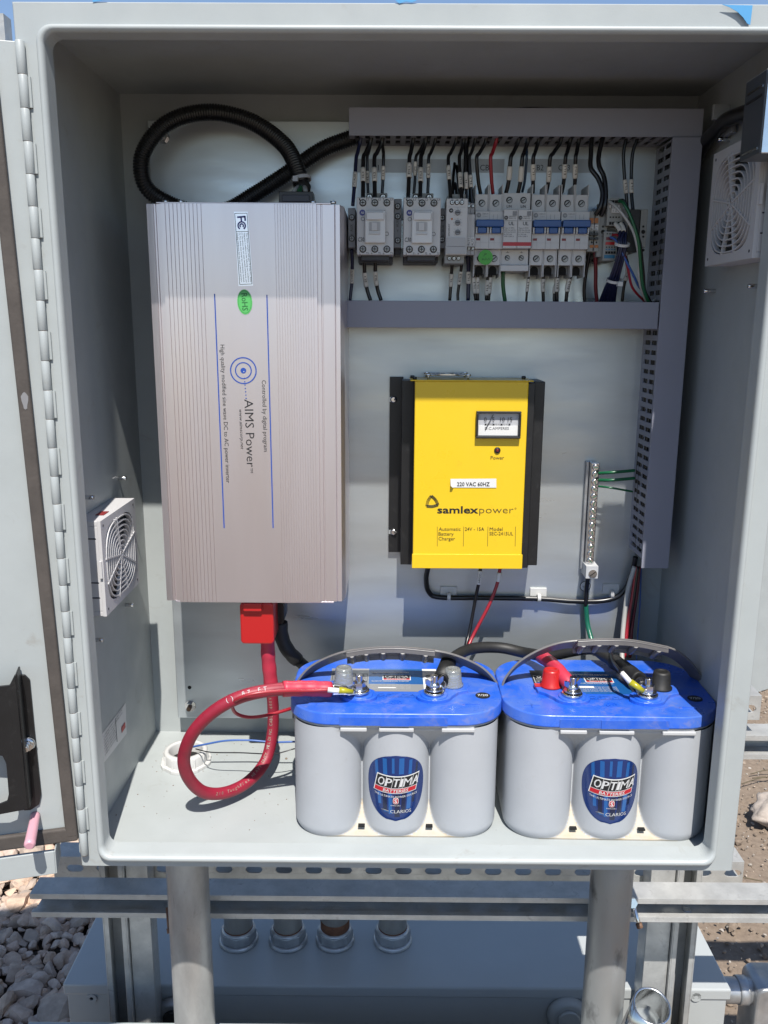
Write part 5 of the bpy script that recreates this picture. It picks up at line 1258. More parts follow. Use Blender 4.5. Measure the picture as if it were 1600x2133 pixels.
wire([(1220, 1258, .289), (1224, 1300, .286), (1234, 1340, .27), (1240, 1365, .26)], 12, 'green tape', 'green taped wire running down behind the right battery', grp='cables low on the back panel', cat='wire', name='taped_wire')

# charger leads
wire([(892, 1180, .262), (888, 1205, .275), (893, 1232, .288), (915, 1244, .292), (1000, 1245, .292), (1120, 1247, .292), (1190, 1252, .290), (1250, 1252, .290), (1285, 1243, .290), (1305, 1222, .290), (1318, 1190, .288), (1324, 1160, .285)], 12, BK, 'thick black cord clipped across the panel under the charger', grp='cables low on the back panel', cat='cord', name='supply_cord')
for px, py, lab in ((935, 1243, 'left of two white cord mounts under the charger'), (1123, 1246, 'white cord mount under the charger\'s right corner'), (1275, 1238, 'right white cord mount near the side duct')):
    q = P(px, py, Y=.290); b = MB(); b.box(q.x-.012, q.x+.012, .297, YP-.0002, q.z-.002, q.z+.013, 'white plastic'); b.ring((0, 0), .0048, .0060, FR(V(q.x, .2915, q.z), (0, 1, 0), (0, 0, 1)), -.0025, .0025, 'white plastic', 18)
    tag(b.build('cord_mount', bevel=.0008), lab, 'cable mount', 'white cord mounts on the back panel')
wire([(1001, 1183, .262), (998, 1210, .262), (990, 1250, .262), (977, 1320, .255), (962, 1372, .225), (952, 1392, .20)], 8, BK, 'black charger lead with white sleeve hanging from the charger', (1188, 1218), '24VDC-', 'charger leads', 'charger_lead', 'wire', 'white label')
wire([(1042, 1183, .262), (1036, 1215, .262), (1018, 1262, .258), (985, 1325, .250), (965, 1372, .225), (955, 1394, .20)], 8, 'red wire', 'red charger lead with white sleeve hanging from the charger', (1190, 1214), '', 'charger leads', 'charger_lead', 'wire', 'white label')
for p, r_, m, lab in (([(1322, 1180, .28), (1308, 1230, .278), (1300, 1290, .274), (1296, 1345, .262), (1296, 1380, .25)], 11, 'white wire', 'thick white wire dropping from the side duct'),
   ([(1326, 1180, .28), (1318, 1240, .276), (1308, 1300, .27), (1300, 1370, .258)], 9, 'red wire', 'front red wire dropping from the side duct'),
   ([(1332, 1180, .284), (1326, 1240, .28), (1316, 1310, .272), (1312, 1370, .262)], 8, 'dark red wire', 'rear dark red wire dropping from the side duct'),
   ([(1329, 1180, .278), (1320, 1250, .273), (1309, 1320, .268), (1306, 1370, .258)], 6, BK, 'black wire between the two red ones below the side duct'),
   ([(1336, 1180, .292), (1333, 1260, .290), (1328, 1330, .284), (1326, 1375, .27)], 3.5, 'blue wire', 'thin blue wire dropping from the side duct')):
    wire(p, r_, m, lab, grp='wires dropping below the side duct')
# ------------------------------------------------------------ batteries
FZ = .002
def battery(loc, rz, label, kind):
    t_ = thing('battery', label, 'battery', (0, 0, 0), 'grey batteries with blue lids on the cabinet floor')
    cw, y0, y1 = .1215, .0015, .170; r = .0405; ZT = .148
    def outline(z):
        if z < .034: cl_ = .0330*min(1, max(0, (z-.001)/.030))**.55
        elif z > .106: cl_ = .0330*max(.06, 1-((z-.106)/.040)**1.1)
        else: cl_ = .0330
        ins = .0035*max(0, 1-z/.012)**2
        pts_ = []
        xs_ = []
        for c in (-.081, 0, .081): xs_ += [c+r*math.sin(a) for a in np.linspace(-PI/2, PI/2, 41)]
        def sc(x):
            d = min(abs(x-c) for c in (-.081, 0, .081)); return r-math.sqrt(max(0, r*r-d*d))
        front = []
        for x in xs_:
            d = sc(x); edge = abs(x) > .081
            d2 = d if edge else min(d, cl_)
            front.append((x, d2))
        pts_ = [(x*(1-ins/cw), y0+d+ins) for x, d in front]
        pts_ += [(cw-ins, y) for y in np.linspace(y0+r+.006, y1-r-.006, 4)]
        pts_ += [(x*(1-ins/cw), y1-d-ins) for x, d in front[::-1]]
        pts_ += [(-cw+ins, y) for y in np.linspace(y1-r-.006, y0+r+.006, 4)]
        return pts_
    zs = [0]+[.0015*i for i in range(1, 24)]+[.07, .104]+[.104+.0018*i for i in range(1, 24)]+[ZT]
    loops = [outline(z) for z in zs]; n = len(loops[0]); vs = [(x, y, z) for L, z in zip(loops, zs) for x, y in L]
    b = MB(); F1, F2 = [], []
    for k in range(len(zs)-1):
        for i in range(n):
            j = (i+1) % n; f = (k*n+i, k*n+j, (k+1)*n+j, (k+1)*n+i); x = (loops[k][i][0]+loops[k][j][0])/2; d = min(abs(x-c) for c in (-.081, 0, .081))
            (F2 if (zs[k] < .034 and abs(x) < .081 and r-math.sqrt(max(0, r*r-d*d)) > .0330*min(1, max(0, ((zs[k]+zs[k+1])/2-.001)/.030))**.55) else F1).append(f)
    b.add(vs, F1+[tuple(range(n))[::-1]], 'case grey', True); k0 = len(b.v)-len(vs)
    b.f += F2; mi = b.mid('case white'); b.mi += [mi]*len(F2); b.sm += [True]*len(F2)
    cs = b.build('case', t_)
    for x in (-.0405, .0405): b = MB(); b.box(x-.0040, x+.0040, y0+.0085, y0+.014, .0100, .0118, 'black hole'); b.build('vent_slot', cs)
    # rim and lid
    def lid_outline(g=0, n=9):
        return rrect(-.1265+g, .1265-g, 0+g, .174-g, .052-g, n)
    b = MB(); b.prism(lid_outline(.0018), .1475, .1515, 'rim white', None, True)
    for x0, x1 in ((-.0645, -.034), (-.020, .020), (.052, .090)): b.box(x0, x1, -.0014, .006, .1436, .1480, 'rim white')
    b.build('rim', t_, bevel=.001)
    b = MB()
    loops = [(-.0004, .1518), (0.0, .1530), (0.0, .1648), (.0005, .1660), (.0014, .1665)]
    vs = []; n = len(lid_outline())
    for g, z in loops: vs += [(x, y, z) for x, y in lid_outline(g)]
    fs = [(k*n+i, k*n+(i+1) % n, (k+1)*n+(i+1) % n, (k+1)*n+i) for k in range(4) for i in range(n)]
    b.add(vs, fs+[tuple(range(n))[::-1], tuple(range(4*n, 5*n))], 'lid blue', [True]*len(fs)+[False, False])
    for x0, x1, d in ((-.0655, -.0185, .0012), (.0145+.0, .0585, .0012), (-.0185, .0145, .0022)): b.box(x0, x1, -d, .004, .1516, .1622, 'lid blue')
    lid = b.build('lid', t_)
    zt_ = .1665
    Fz = FR(V(0, 0, 0), (1, 0, 0), (0, 1, 0))
    SL, SR = (-.044, .044), (.045, .044); PL, PR = (-.064, .075), (.069, .073)
    for (sx, sy), (qx, qy) in ((SL, PL), (SR, PR)):
        b = MB(); dx = qx-sx; dy = qy-sy
        hull = [(sx+.0215*math.cos(a), sy+.0165*math.sin(a)) for a in np.linspace(-PI*.95, PI*-.05, 12)]
        if dx > 0: hull += [(sx+.030, sy+.010), (qx+.018, qy-.014), (qx+.020, qy+.008), (qx, qy+.015), (sx-.018, sy+.012)]
        else: hull += [(sx+.018, sy+.012), (qx, qy+.015), (qx-.020, qy+.008), (qx-.018, qy-.014), (sx-.030, sy+.010)]
        b.prism(hull, zt_-.001, zt_+.0045, 'lid blue', None)
        b.lathe([(.0165, zt_+.004), (.016, zt_+.006), (.013, zt_+.0065)], 'lid blue', Matrix.Translation((sx, sy, 0)), 28)
        b.lathe([(.0125, zt_+.004), (.012, zt_+.0055)], 'lid blue', Matrix.Translation((qx, qy, 0)), 24)
        b.build('terminal_pad', lid, bevel=.0022, seg=3)
    b = MB()
    for (x, y, w_, h_) in ((-.094, .026, .018, .0012), (-.094, .026, .0012, .012), (.088, .026, .020, .0012)):
        b.box(x-w_/2, x+w_/2, y-h_/2, y+h_/2, zt_, zt_+.0012, 'lid blue')
    F = FR(V(.000, .052, zt_+.0007), (1, 0, 0), (0, 1, 0))
    b.text('OPTIMA', F, .046, .008, 'lid blue', center=True, shear=.2)
    b.add([(p[0], p[1], p[2]) for p in [(-.024, .046, zt_+.0004), (.024, .046, zt_+.0004), (.024, .0468, zt_+.0004), (-.024, .0468, zt_+.0004)]], [(0, 1, 2, 3)], 'lid blue')
    b.ring((0, .030), .0055, .0065, Fz, zt_, zt_+.0008, 'lid blue', 24); b.ring((0, .030), .0022, .0030, Fz, zt_, zt_+.0008, 'lid blue', 18)
    b.build('embossing', lid)
    # top label
    b = MB(); lx0, lx1, ly0, ly1 = -.082, .052, .062, .134
    z_ = zt_+.0003
    def q(x0, x1, y0_, y1_, m, z): b.box(x0, x1, y0_, y1_, z-.0002, z, m)
    q(lx0, lx0+.048, ly0, ly1, 'silver label' if kind == 0 else 'ink', z_); q(lx0+.048, lx1-.018, ly0, ly1, 'badge light', z_); q(lx1-.018, lx1, ly0, ly1, 'white label', z_)
    q(lx0+.048, lx1-.018, ly0, ly0+.022, 'device mid' if kind == 0 else 'badge light', z_+.0002)
    tl_ = b.build('top_label', lid)
    b = MB(); z2 = z_+.0005
    def tx(s_, x, y, w_, h_, m, bold=0): b.text(s_, FR(V(x, y, z2+.0003), (1, 0, 0), (0, 1, 0)), w_, h_, m, bold)
    x0 = lx0+.0665; q(x0-.0012, x0+.0342, .0968, .1122, 'white label', z2-.0002); q(x0, x0+.033, .1015, .1114, 'ink', z2+.0001); q(x0, x0+.033, .0976, .1011, 'red ink', z2+.0001)
    tx('OPTIMA', x0+.002, .1032, .029, .0068, 'white ink'); tx('BATTERIES', x0+.004, .0981, .025, .0025, 'white ink', .02)
    tx('HIGH PERFORMANCE AGM BATTERY', lx0+.052, .1175, .047, .0040, 'white ink', .02); tx('BLUETOP: MARINE/DUAL PURPOSE', lx0+.052, .0905, .046, .0026, 'white ink')
    for i in range(6): tx('DISCHARGE RATING PER BATTERY CASE', lx0+.050, .067+.0028*i, .050, .0013, 'white ink' if kind else 'device light')
    q(lx0+.060, lx0+.082, .0800-.010, .0826-.010, 'white label', z2+.0005) if kind == 0 else q(lx0+.054, lx0+.072, .078, .083, 'white label', z2+.0005)
    for gx in range(3):
        for gy in range(2):
            xa, ya = lx0+.002+.0152*gx, ly0+.004+.026*gy
            for (a0, a1, c0, c1) in ((0, .014, 0, .0006), (0, .014, .0235, .0241), (0, .0006, 0, .024), (.0134, .014, 0, .024)): q(xa+a0, xa+a1, ya+c0, ya+c1, 'ink' if kind == 0 else 'white label', z2)
            for l in range(3): tx(('ACID', 'LEAD', 'CAUTION')[(gx+gy+l) % 3], xa+.002, ya+.003+.0045*l, .010, .0020, 'ink' if kind == 0 else 'white label')
            b.ring((xa+.007, ya+.0195), .0018, .0026, Fz, z2-.0001, z2+.0001, 'ink' if kind == 0 else 'white label', 14)
    b.ring((lx1-.009, .108), .0045, .0055, Fz, z2-.0001, z2+.0001, 'grey ink', 20); b.text('Pb', FR(V(lx1-.009, .108, z2+.0003), (1, 0, 0), (0, 1, 0)), .005, .0035, 'grey ink', center=True); q(lx1-.015, lx1-.005, .068, .082, 'ink', z2)
    for i in range(4): tx('RECYCLE', lx1-.014, .088+.003*i, .010, .0014, 'grey ink')
    b.build('label_print', tl_)
    b = MB(); b.prism(circ(.104, .052, .0088, 28, .0088), zt_+.0002, zt_+.0006, 'ink'); ds = b.build('date_sticker', lid)
    b = MB(); b.text('7/20', FR(V(.104, .052, zt_+.0008), (1, 0, 0), (0, 1, 0)), .0125, .0055, 'white ink', .01, center=True, bold=.01) if False else b.text('7/20', FR(V(.104, .052, zt_+.0009), (1, 0, 0), (0, 1, 0)), .0125, .0055, 'white ink', .01, center=True); b.build('date_print', ds)
    # posts with caps
    for (x, y), m, nm in ((PL, 'clear cap' if kind == 0 else 'red', 'post_cap'), (PR, 'clear cap' if kind == 0 else 'black rubber', 'post_cap')):
        if kind == 0: b = MB(); b.lathe([(.009, zt_+.004), (.0085, zt_+.020), (.0078, zt_+.0215)], 'bright steel', Matrix.Translation((x, y, 0)), 24); b.build('post', t_)
        b = MB(); F = Matrix.Translation((x, y, 0))
        b.lathe([(.0135, zt_+.0046), (.0135, zt_+.0066), (.0115, zt_+.0080), (.0102, zt_+.0245), (.0090, zt_+.0270), (.0058, zt_+.0275), (.0052, zt_+.0262)], m, F, 28)
        if m == 'red': b.box(x-.020, x-.010, y-.004, y+.004, zt_+.0046, zt_+.0062, 'red')
        b.build(nm, t_)
    # badge on the middle cell
    R = r; yc = y0+r
    def wp(p): a = p.x/(R+.0); rr = R+.0004+p.z; return V(rr*math.sin(a), yc-rr*math.cos(a), p.y)
    zc_ = .068; HW, HH_ = .0370, .0435
    def eggw(v):                                   # half width at height v in -1..1
        return HW*math.sqrt(max(0, 1-abs(v)**2.3))*(1+.09*v)
    def grid(b, f0, f1, va, vb, z, m, nu=10, nv=16):
        vs = []; 
        for j in range(nv+1):
            v = va+(vb-va)*j/nv; a, c = f0(v), f1(v)
            vs += [(a+(c-a)*i/nu, v, z) for i in range(nu+1)]
        b.add(vs, [(j*(nu+1)+i, j*(nu+1)+i+1, (j+1)*(nu+1)+i+1, (j+1)*(nu+1)+i) for j in range(nv) for i in range(nu)], m, True)
    b = MB(); b.warp = wp
    grid(b, lambda v: -eggw((v-zc_)/HH_), lambda v: eggw((v-zc_)/HH_), zc_-HH_*.9999, zc_+HH_*.9999, 0, 'badge blue', 14, 44)
    bd = b.build('badge', cs)
    b = MB(); b.warp = wp
    cl = lambda x, v: max(-eggw((v-zc_)/HH_)+.0008, min(eggw((v-zc_)/HH_)-.0008, x))
    for x, w_, va, vb, m in ((-.022, .004, .084, .104, 'badge light'), (-.012, .005, .086, .107, 'badge light'), (-.003, .003, .088, .108, 'badge light'), (.006, .006, .087, .108, 'badge light'), (.016, .004, .086, .105, 'badge light'), (.024, .003, .085, .100, 'badge dark'),
                          (-.021, .004, .046, .062, 'badge light'), (-.014, .005, .038, .062, 'badge dark'), (-.007, .004, .034, .062, 'badge light'), (.010, .005, .036, .062, 'badge dark'), (.017, .005, .040, .062, 'badge light'), (.023, .003, .048, .062, 'badge dark'), (.002, .006, .030, .060, 'badge dark')):
        sl_ = (-.0 if x < 0 else 0)+(x*.25)
        grid(b, lambda v: cl(x-w_/2-sl_*(zc_+.005-v)*14, v), lambda v: cl(x+w_/2-sl_*(zc_+.005-v)*14, v), va, vb, .00015, m, 2, 8)
    # logo panel
    sk_ = .22; zz = .0705
    arc = lambda x: -.0022*math.cos(x/.025*PI/2)*1.0
    b.warp = lambda p: wp(V(p.x+(p.y-zz)*sk_, p.y+arc(p.x), p.z))
    grid(b, lambda v: -.0262, lambda v: .0262, zz-.0070, zz+.0162, .0004, 'white label', 14, 3)
    grid(b, lambda v: -.0250, lambda v: .0250, zz+.0006, zz+.0150, .0008, 'ink', 14, 3)
    grid(b, lambda v: -.0250, lambda v: .0250, zz-.0058, zz-.0004, .0008, 'red ink', 14, 3)
    I4 = Matrix.Identity(4)
    xx = -.0225
    for ch_, w_ in zip('OPTIMA', (.0082, .0072, .0072, .0028, .0096, .0082)):
        [b.text(ch_, Matrix.Translation((xx+dx_, zz+.0025, .0012+.0001*q_)), w_-.0006, .0105, 'white ink') for q_, dx_ in enumerate((0,) if ch_ == 'M' else (-.00025, 0, .00025))]; xx += w_+.00115
    for x in (-.0137, -.0054, .0030, .0069, .0177): grid(b, lambda v: x-.0002, lambda v: x+.0002, zz+.0006, zz+.0150, .0010, 'white label', 1, 2)
    b.text('BATTERIES', Matrix.Translation((-.0140, zz-.0050, .0012)), .0290, .0038, 'white ink', bold=.012)
    b.warp = lambda p: wp(V(p.x, p.y+arc(p.x)*1.2, p.z))
    b.text('THE ULTIMATE POWER SOURCE', Matrix.Translation((-.0258, zz-.0118, .0010)), .0516, .0026, 'white ink')
    b.warp = wp
    sF = Matrix.Translation((.0, .0520, .0008))
    b.prism(rrect(-.0032, .0032, -.0044, .0044, .0028, 4), 0, .0002, 'white label', sF); b.prism(rrect(-.0027, .0027, -.0038, .0038, .0024, 4), .0003, .0005, 'red ink', sF); b.text('S', sF @ Matrix.Translation((0, 0, .0008)), .0034, .0052, 'white ink', center=True, bold=.03)
    b.text('SPIRALCELL', Matrix.Translation((-.0060, .0450, .0008)), .0120, .0014, 'white ink')
    b.text('CLARIOS', Matrix.Translation((-.0062, .0355, .0008)), .0245, .0042, 'white ink', bold=-.005)
    for k in range(3): b.prism([(-.0175+.002*k, .0392-.0013*k), (-.0085, .0375-.0008*k), (-.0078, .0382-.0012*k), (-.014, .0398-.0013*k)][::-1], .0006, .0008, 'badge light' if k else 'silver label')
    b.build('badge_print', bd)
    t_.location = loc; t_.rotation_euler.z = rz; t_.scale.x = SC; t_['_o'] = (0, 0, 0)
    return t_
B1 = V(-.0108, .045, FZ); B2 = V(.2503, .042, FZ); SC = 1.035
bt1 = battery(B1, 0, 'left grey battery with cloudy clear post caps', 0)
R2 = math.radians(-.8)
bt2 = battery(B2, R2, 'right grey battery with red and black post caps, partly in shade', 1)
def world(p, k): 
    p = V(p[0]*SC, p[1], p[2])
    return B1+p if k == 0 else B2+Matrix.Rotation(R2, 3, 'Z') @ p
def handle(bt, k, pxs, grip):
    sx_ = lambda p: V(p.x/SC, p.y, p.z)
    inv_ = (lambda p: sx_(p-B1)) if k == 0 else (lambda p: sx_(Matrix.Rotation(-R2, 3, 'Z') @ (p-B2)))
    L = catmull([inv_(Q(*p)) for p in pxs], 10)
    L = [V(-.1290, L[0].y, .105), V(-.1290, L[0].y, .14)]+[V(max(-.129, min(.129, p.x)), p.y, p.z) for p in L]+[V(.1290, L[-1].y, .14), V(.1290, L[-1].y, .105)]
    b = MB(); b.strap(L, (0, 1, -.75), .031, .0028, 'handle grey'); h = b.build('carry_strap', bt, bevel=.0008)
    g = catmull([inv_(Q(*p)) for p in grip], 8); b = MB(); sd = V(0, 1, -.75).normalized()
    b.strap(g, sd, .035, .0034, 'handle grey')
    for off in (-1, 1):
        e = [p+sd*(off*.0165)+V(0, 0, -.0022) for p in g]; b.strap(e, V(0, 0, 1), .009, .0022, 'handle grey')
    tot = len(g)
    for i in range(2, tot-2, max(1, tot//5)):
        p = g[i]+V(0, 0, -.0045); b.tube([p-sd*.016, p+sd*.016], .0040, 'handle grey', 10)
    b.build('grip', h, bevel=.0007)
YH = .150
handle(bt1, 0, [(611, 1452, YH), (625, 1420, YH), (655, 1390, YH), (710, 1366, YH-.005), (770, 1357, YH-.008), (830, 1355, YH-.008), (900, 1361, YH-.008), (950, 1372, YH-.005), (1000, 1395, YH), (1030, 1425, YH), (1040, 1450, YH)], [(722, 1366, YH-.009), (770, 1359, YH-.009), (830, 1357, YH-.009), (905, 1364, YH-.009)])
handle(bt2, 1, [(1041, 1445, YH-.01), (1052, 1415, YH-.01), (1085, 1380, YH-.012), (1140, 1352, YH-.015), (1200, 1341, YH-.018), (1300, 1342, YH-.02), (1385, 1355, YH-.016), (1425, 1378, YH-.008), (1450, 1410, YH), (1459, 1440, YH+.004)], [(1198, 1343, YH-.02), (1250, 1341, YH-.021), (1310, 1343, YH-.021), (1385, 1357, YH-.018)])

# ------------------------------------------------------------ lugs, studs and battery cables
zl = .1665
def stud(k, s_, wing=False):
    c = world((*s_, zl+.0064), k); b = MB()
    b.cyl(c, c+V(0, 0, .0030), .0105, 'bright steel', 28)
    return c
def lug(c, direction, name_m='bright steel', up_=.0032):
    # flat ring tongue then barrel along a direction
    d = Vector(direction).normalized(); F = FR(c+V(0, 0, up_), d, V(0, 0, 1).cross(d))
    return F
def nut_stack(c, label, tilt=0, wing=False, h=.016):
    b = MB(); F = FR(c, V(1, 0, 0), V(0, 1, tilt)); b.lathe([(.0105, 0), (.0105, .0016)], 'bright steel', F, 26)
    if wing:
        b.lathe([(.0072, .0016), (.0060, .009)], 'bright steel', F, 18)
        for s_ in (-1, 1): b.prism([(s_*.004, .002), (s_*.012, .009), (s_*.0125, .015), (s_*.009, .015), (s_*.003, .009)][::s_], -.0014, .0014, 'bright steel', F @ Matrix.Rotation(.5, 4, 'Z') @ Matrix.Rotation(PI/2, 4, 'X'))
    else: b.prism(circ(0, 0, .0078, 6), .0016, .0095, 'bright steel', F)
    prof_ = [(.0040+.0005*(i % 2), .004+i*.0009) for i in range(int(h/.0009))]; b.lathe(prof_, 'bright steel', F, 16)
    return tag(b.build('terminal_nut', bevel=0), label, 'nut', 'nuts on the battery studs')
cA, cB, cC, cD = stud(0, (-.044, .044)), stud(0, (.045, .044)), stud(1, (-.044, .044)), stud(1, (.045, .044))
nut_stack(cA+V(0, 0, .0055), 'hex nut clamping the red cable on the left battery')
nut_stack(cB+V(0, 0, .0055), 'wing nut clamping the black cable on the left battery', wing=True)
nut_stack(cC+V(0, 0, .0055), 'wing nut clamping the red shrink lug on the right battery', wing=True)
nut_stack(cD+V(0, 0, .0055), 'hex nut clamping the black cable on the right battery')
def cable(name, label, pts_, r, m, shrink=(), lugs=(), cat='cable', group=None, prints=()):
    t_ = thing(name, label, cat, Vector(pts_[0]), group)
    L = resample(catmull(pts_, 16), .004); b = MB(); b.tube(L, r, m, 20); jk = b.build('jacket', t_)
    n = len(L)
    for a0, a1, rr, mm in shrink:
        sg = L[int(a0*(n-1)):int(a1*(n-1))+1]; b = MB(); b.tube(sg, lambda t, rr=rr: rr*(1+.03*math.sin(t*23)), mm, 20); b.build('heat_shrink', t_)
    for c, start in lugs:
        c = Vector(c); start = Vector(start); d = (c-start); dist = d.length; d.normalize(); fl_ = V(d.x, d.y, 0).normalized(); sd = V(0, 0, 1).cross(fl_)
        b = MB(); F = FR(c, fl_, sd); b.lathe([(.0115, 0), (.0125, .0008), (.0125, .0034), (.0115, .0042)], 'bright steel', F, 28)
        Lg = [c+V(0, 0, .002)-fl_*.006, c+V(0, 0, .0022)-fl_*.014, start.lerp(c, .45)+V(0, 0, .001), start]
        Lg = catmull(Lg, 6); b.tube(Lg, lambda t: (.0105-.002*t, .0022+.0055*t), 'bright steel', 18, flat=sd); b.build('cable_lug', t_)
    return t_, L, jk
# main red cable
zmin = .0085+FZ
def Qz(px, py, Y, zlo=zmin): p = Q(px, py, Y); p.z = max(p.z, zlo); return p
pr_ = [Q(557, 1322, .178), Q(559, 1370, .180), Q(564, 1420, .184), Q(569, 1475, .188), Q(567, 1530, .186), Q(553, 1585, .170), Q(517, 1628, .140), Q(470, 1651, .112), Q(425, 1650, .090), Q(394, 1622, .072), Q(383, 1580, .060), Q(400, 1530, .052), Q(440, 1486, .048), Q(495, 1454, .050), Q(560, 1438, .060), Q(630, 1434, .072), Q(690, 1436, .080)]
tcb, Lr, jk = cable('red_battery_cable', 'thick red welding cable looping from the inverter to the left battery', pr_, .0078, 'red cable', ((0, .135, .0094, 'pink shrink'), (.90, 1, .0095, 'pink shrink')), ((cA+V(0, 0, .001), Q(690, 1437, .082)),))
b = MB()
def along(b, L, i0, s_, h_, off, m, rev=False):       # lettering that follows a cable, on its viewer side
    i = i0; x_tot = 0
    for ch_ in s_:
        if ch_ != ' ':
            p = L[i]; T = (L[i+1]-L[i-1]).normalized(); 
            if rev: T = -T
            vw = (CAM-p).normalized() if False else V(0, -1, .45).normalized(); nrm = (vw-T*vw.dot(T)).normalized(); up_ = nrm.cross(T)
            F = FR(p+nrm*off, T, up_); b.text(ch_, F, None, h_, m)
        x_tot += h_*.95
        j = i
        while (L[j]-L[i]).length < h_*.95 and 2 < j < len(L)-3: j += -1 if rev else 1
        i = j
        if i < 3 or i > len(L)-4: break
nL = len(Lr)
def idx_at(px, py):
    def pr2(q): d = q-CAM; return (800+FPX*d.dot(RX)/d.dot(_f), 1066.5-FPX*d.dot(UX)/d.dot(_f))
    return min(range(3, nL-4), key=lambda i: (pr2(Lr[i])[0]-px)**2+(pr2(Lr[i])[1]-py)**2)
Lf = resample(Lr, .0015); nL = len(Lf); Lr = Lf
along(b, Lf, idx_at(487, 1481), '() 87 FT', .0048, .0081, 'white ink')
along(b, Lf, idx_at(442, 1650), '2/0 TuoughFlex HEAVY DUTY WELDING CABLE 600V -50C BLACK'.replace('Tuough', 'Tough'), .0038, .0081, 'pale chip', rev=True)
b.build('cable_print', jk)
# thin red sense wire with crimp
t_ = thing('red_sense_wire', 'thin red wire with yellow crimp lug looping beside the thick red cable', 'wire', Q(612, 1478, .12), 'thin wires at the batteries')
L = catmull([Q(684, 1437, .066), Q(640, 1439, .060), Q(580, 1440, .048), Q(530, 1445, .040), Q(497, 1455, .040), Q(484, 1468, .050), Q(492, 1486, .070), Q(520, 1494, .085), Q(560, 1489, .10), Q(612, 1474, .125), Q(650, 1460, .20)], 10)
b = MB(); b.tube(L, .0022, 'red wire', 10); b.build('insulation', t_)
b = MB(); b.tube([Q(683, 1437, .066), Q(708, 1439, .066)], .0033, 'white label', 12); b.build('marker_sleeve', t_)
b = MB(); b.tube([Q(706, 1438, .066), Q(718, 1439, .067), Q(734, 1441, .070)], lambda t: .0042-.0014*t, 'yellow crimp', 14); b.build('crimp', t_)
b = MB(); F = FR(cA+V(0, 0, .0052), (1, 0, 0), (0, 1, 0)); b.lathe([(.0085, 0), (.0085, .0012)], 'bright steel', F, 20); b.tube([Q(733, 1441, .070), cA+V(-.006, 0, .006)], (.003), 'bright steel', 10); b.build('ring_lug', t_)
# jumper between the batteries
pj = [Q(918, 1418, .110), Q(930, 1392, .140), Q(948, 1368, .170), Q(985, 1351, .200), Q(1040, 1349, .215), Q(1090, 1359, .205), Q(1124, 1366, .180), Q(1147, 1381, .150), Q(1170, 1404, .120), Q(1187, 1426, .104)]
pjC = cable('jumper_cable', 'thick black jumper cable arching between the two batteries', pj, .0076, 'black rubber', ((0, .10, .0098, 'black rubber'), (.74, 1, .0088, 'pink shrink')), ((cB, Q(917, 1424, .106)), (cC, Q(1190, 1432, .103))))
b = MB(); b.tube([Q(919, 1416, .112), Q(934, 1380, .150)], .0105, 'black rubber', 20); b.build('heat_shrink', pjC[0])
# negative cable from the inverter behind the batteries
pn = [Q(584, 1296, .215), Q(588, 1330, .215), Q(604, 1360, .215), Q(635, 1388, .225), Q(690, 1440, .245), V(-.02, .255, .13), V(.11, .262, .11), V(.19, .255, .15), Q(1222, 1352, .225), Q(1262, 1368, .190), Q(1300, 1392, .150), Q(1332, 1416, .112)]
cable('black_battery_cable', 'thick black cable from the inverter behind the batteries to the right battery\'s black terminal', pn, .0078, 'black rubber', ((.0, .10, .0098, 'black rubber'), (.90, 1, .0100, 'black rubber')), ((cD, Q(1334, 1420, .110)),))
t_ = thing('black_sense_wire', 'thin black wire with white sleeve and yellow crimp on the right battery', 'wire', Q(1335, 1432, .08), 'thin wires at the batteries')
b = MB(); b.tube(catmull([Q(1270, 1350, .20), Q(1276, 1375, .15), Q(1290, 1396, .10), Q(1296, 1402, .092)], 8), .0021, 'black wire', 10); b.build('insulation', t_)
b = MB(); b.tube([Q(1295, 1401, .092), Q(1314, 1422, .082)], .0032, 'white label', 12); b.build('marker_sleeve', t_)
b = MB(); b.tube([Q(1313, 1421, .082), Q(1328, 1431, .078), Q(1340, 1440, .077)], lambda t: .0044-.0012*t, 'yellow crimp', 14); b.build('crimp', t_)
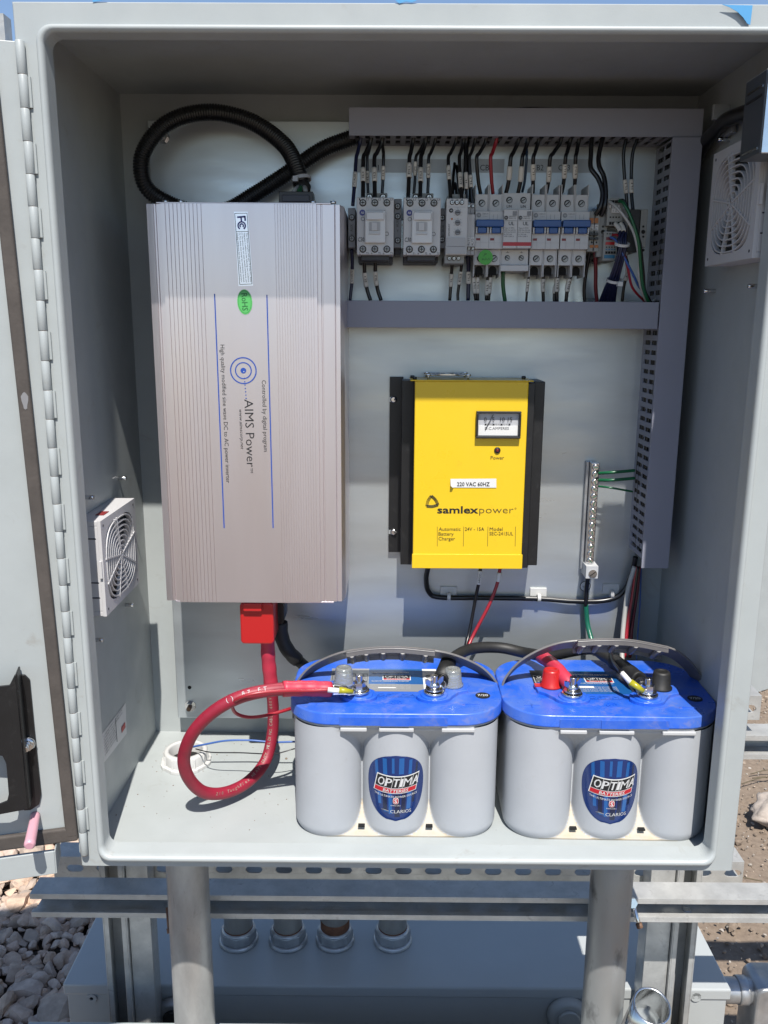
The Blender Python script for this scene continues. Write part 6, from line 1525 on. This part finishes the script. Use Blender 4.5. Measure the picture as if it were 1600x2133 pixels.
b = MB(); F = FR(cD+V(0, 0, .0052), (1, 0, 0), (0, 1, 0)); b.lathe([(.0085, 0), (.0085, .0012)], 'bright steel', F, 20); b.tube([Q(1339, 1440, .077), cD+V(-.006, 0, .006)], .003, 'bright steel', 10); b.build('ring_lug', t_)

# ------------------------------------------------------------ bushing in the floor and its wires
bu = thing('conduit_bushing', 'white plastic bushing ring standing on the cabinet floor at the back left', 'bushing', (-.310, .232, FZ))
F = Matrix.Translation((-.310, .228, FZ)); b = MB()
b.lathe([(.0300, .0045), (.0310, .018), (.0295, .021), (.0245, .0215), (.0235, .019), (.0235, .002)], 'white plastic', F, 44, cap=False); b.build('bushing_ring', bu)
b = MB(); n_ = 64; pts_ = [((.0350+.0012*(1 if (i//4) % 2 else -.3))*math.cos(2*PI*i/n_), (.0350+.0012*(1 if (i//4) % 2 else -.3))*math.sin(2*PI*i/n_)) for i in range(n_)]
b.prism(pts_, 0, .0045, 'white plastic', F); b.build('lock_nut', bu, bevel=.0006)
for k in range(12):
    a = 2*PI*k/12+.1; b = MB(); c = F @ V(.0308*math.cos(a), .0308*math.sin(a), 0); b.box(c.x-.0012, c.x+.0012, c.y-.0012, c.y+.0012, c.z+.0045, c.z+.018, 'white plastic'); b.build('rib', bu, bevel=.0004)
b = MB(); b.prism(circ(0, 0, .0232, 32), .0015, .0048, 'black hole', F); b.build('opening', bu)
wire([(400, 1556, .215), (425, 1551, .205), (470, 1543, .20), (520, 1542, .20), (570, 1546, .20), (615, 1545, .20), (650, 1545, .205)], 4.5, 'blue wire', 'thin blue wire running from the white bushing behind the left battery', grp='wires on the cabinet floor', name='floor_wire')
wire([(408, 1560, .212), (440, 1567, .185), (500, 1568, .18), (570, 1570, .175), (612, 1560, .18), (640, 1556, .19)], 2.6, BK, 'thin black wire running from the white bushing behind the left battery', grp='wires on the cabinet floor', name='floor_wire')

stones('floor_crumbs', 420, (-.37, .36, .06, .31), .0016, 'dirt', 'tiny dirt crumbs scattered over the cabinet floor', 'dirt', 31, zf=lambda x, y: FZ+.0002, sub=1, avoid=lambda x, y: random.random() < .45)
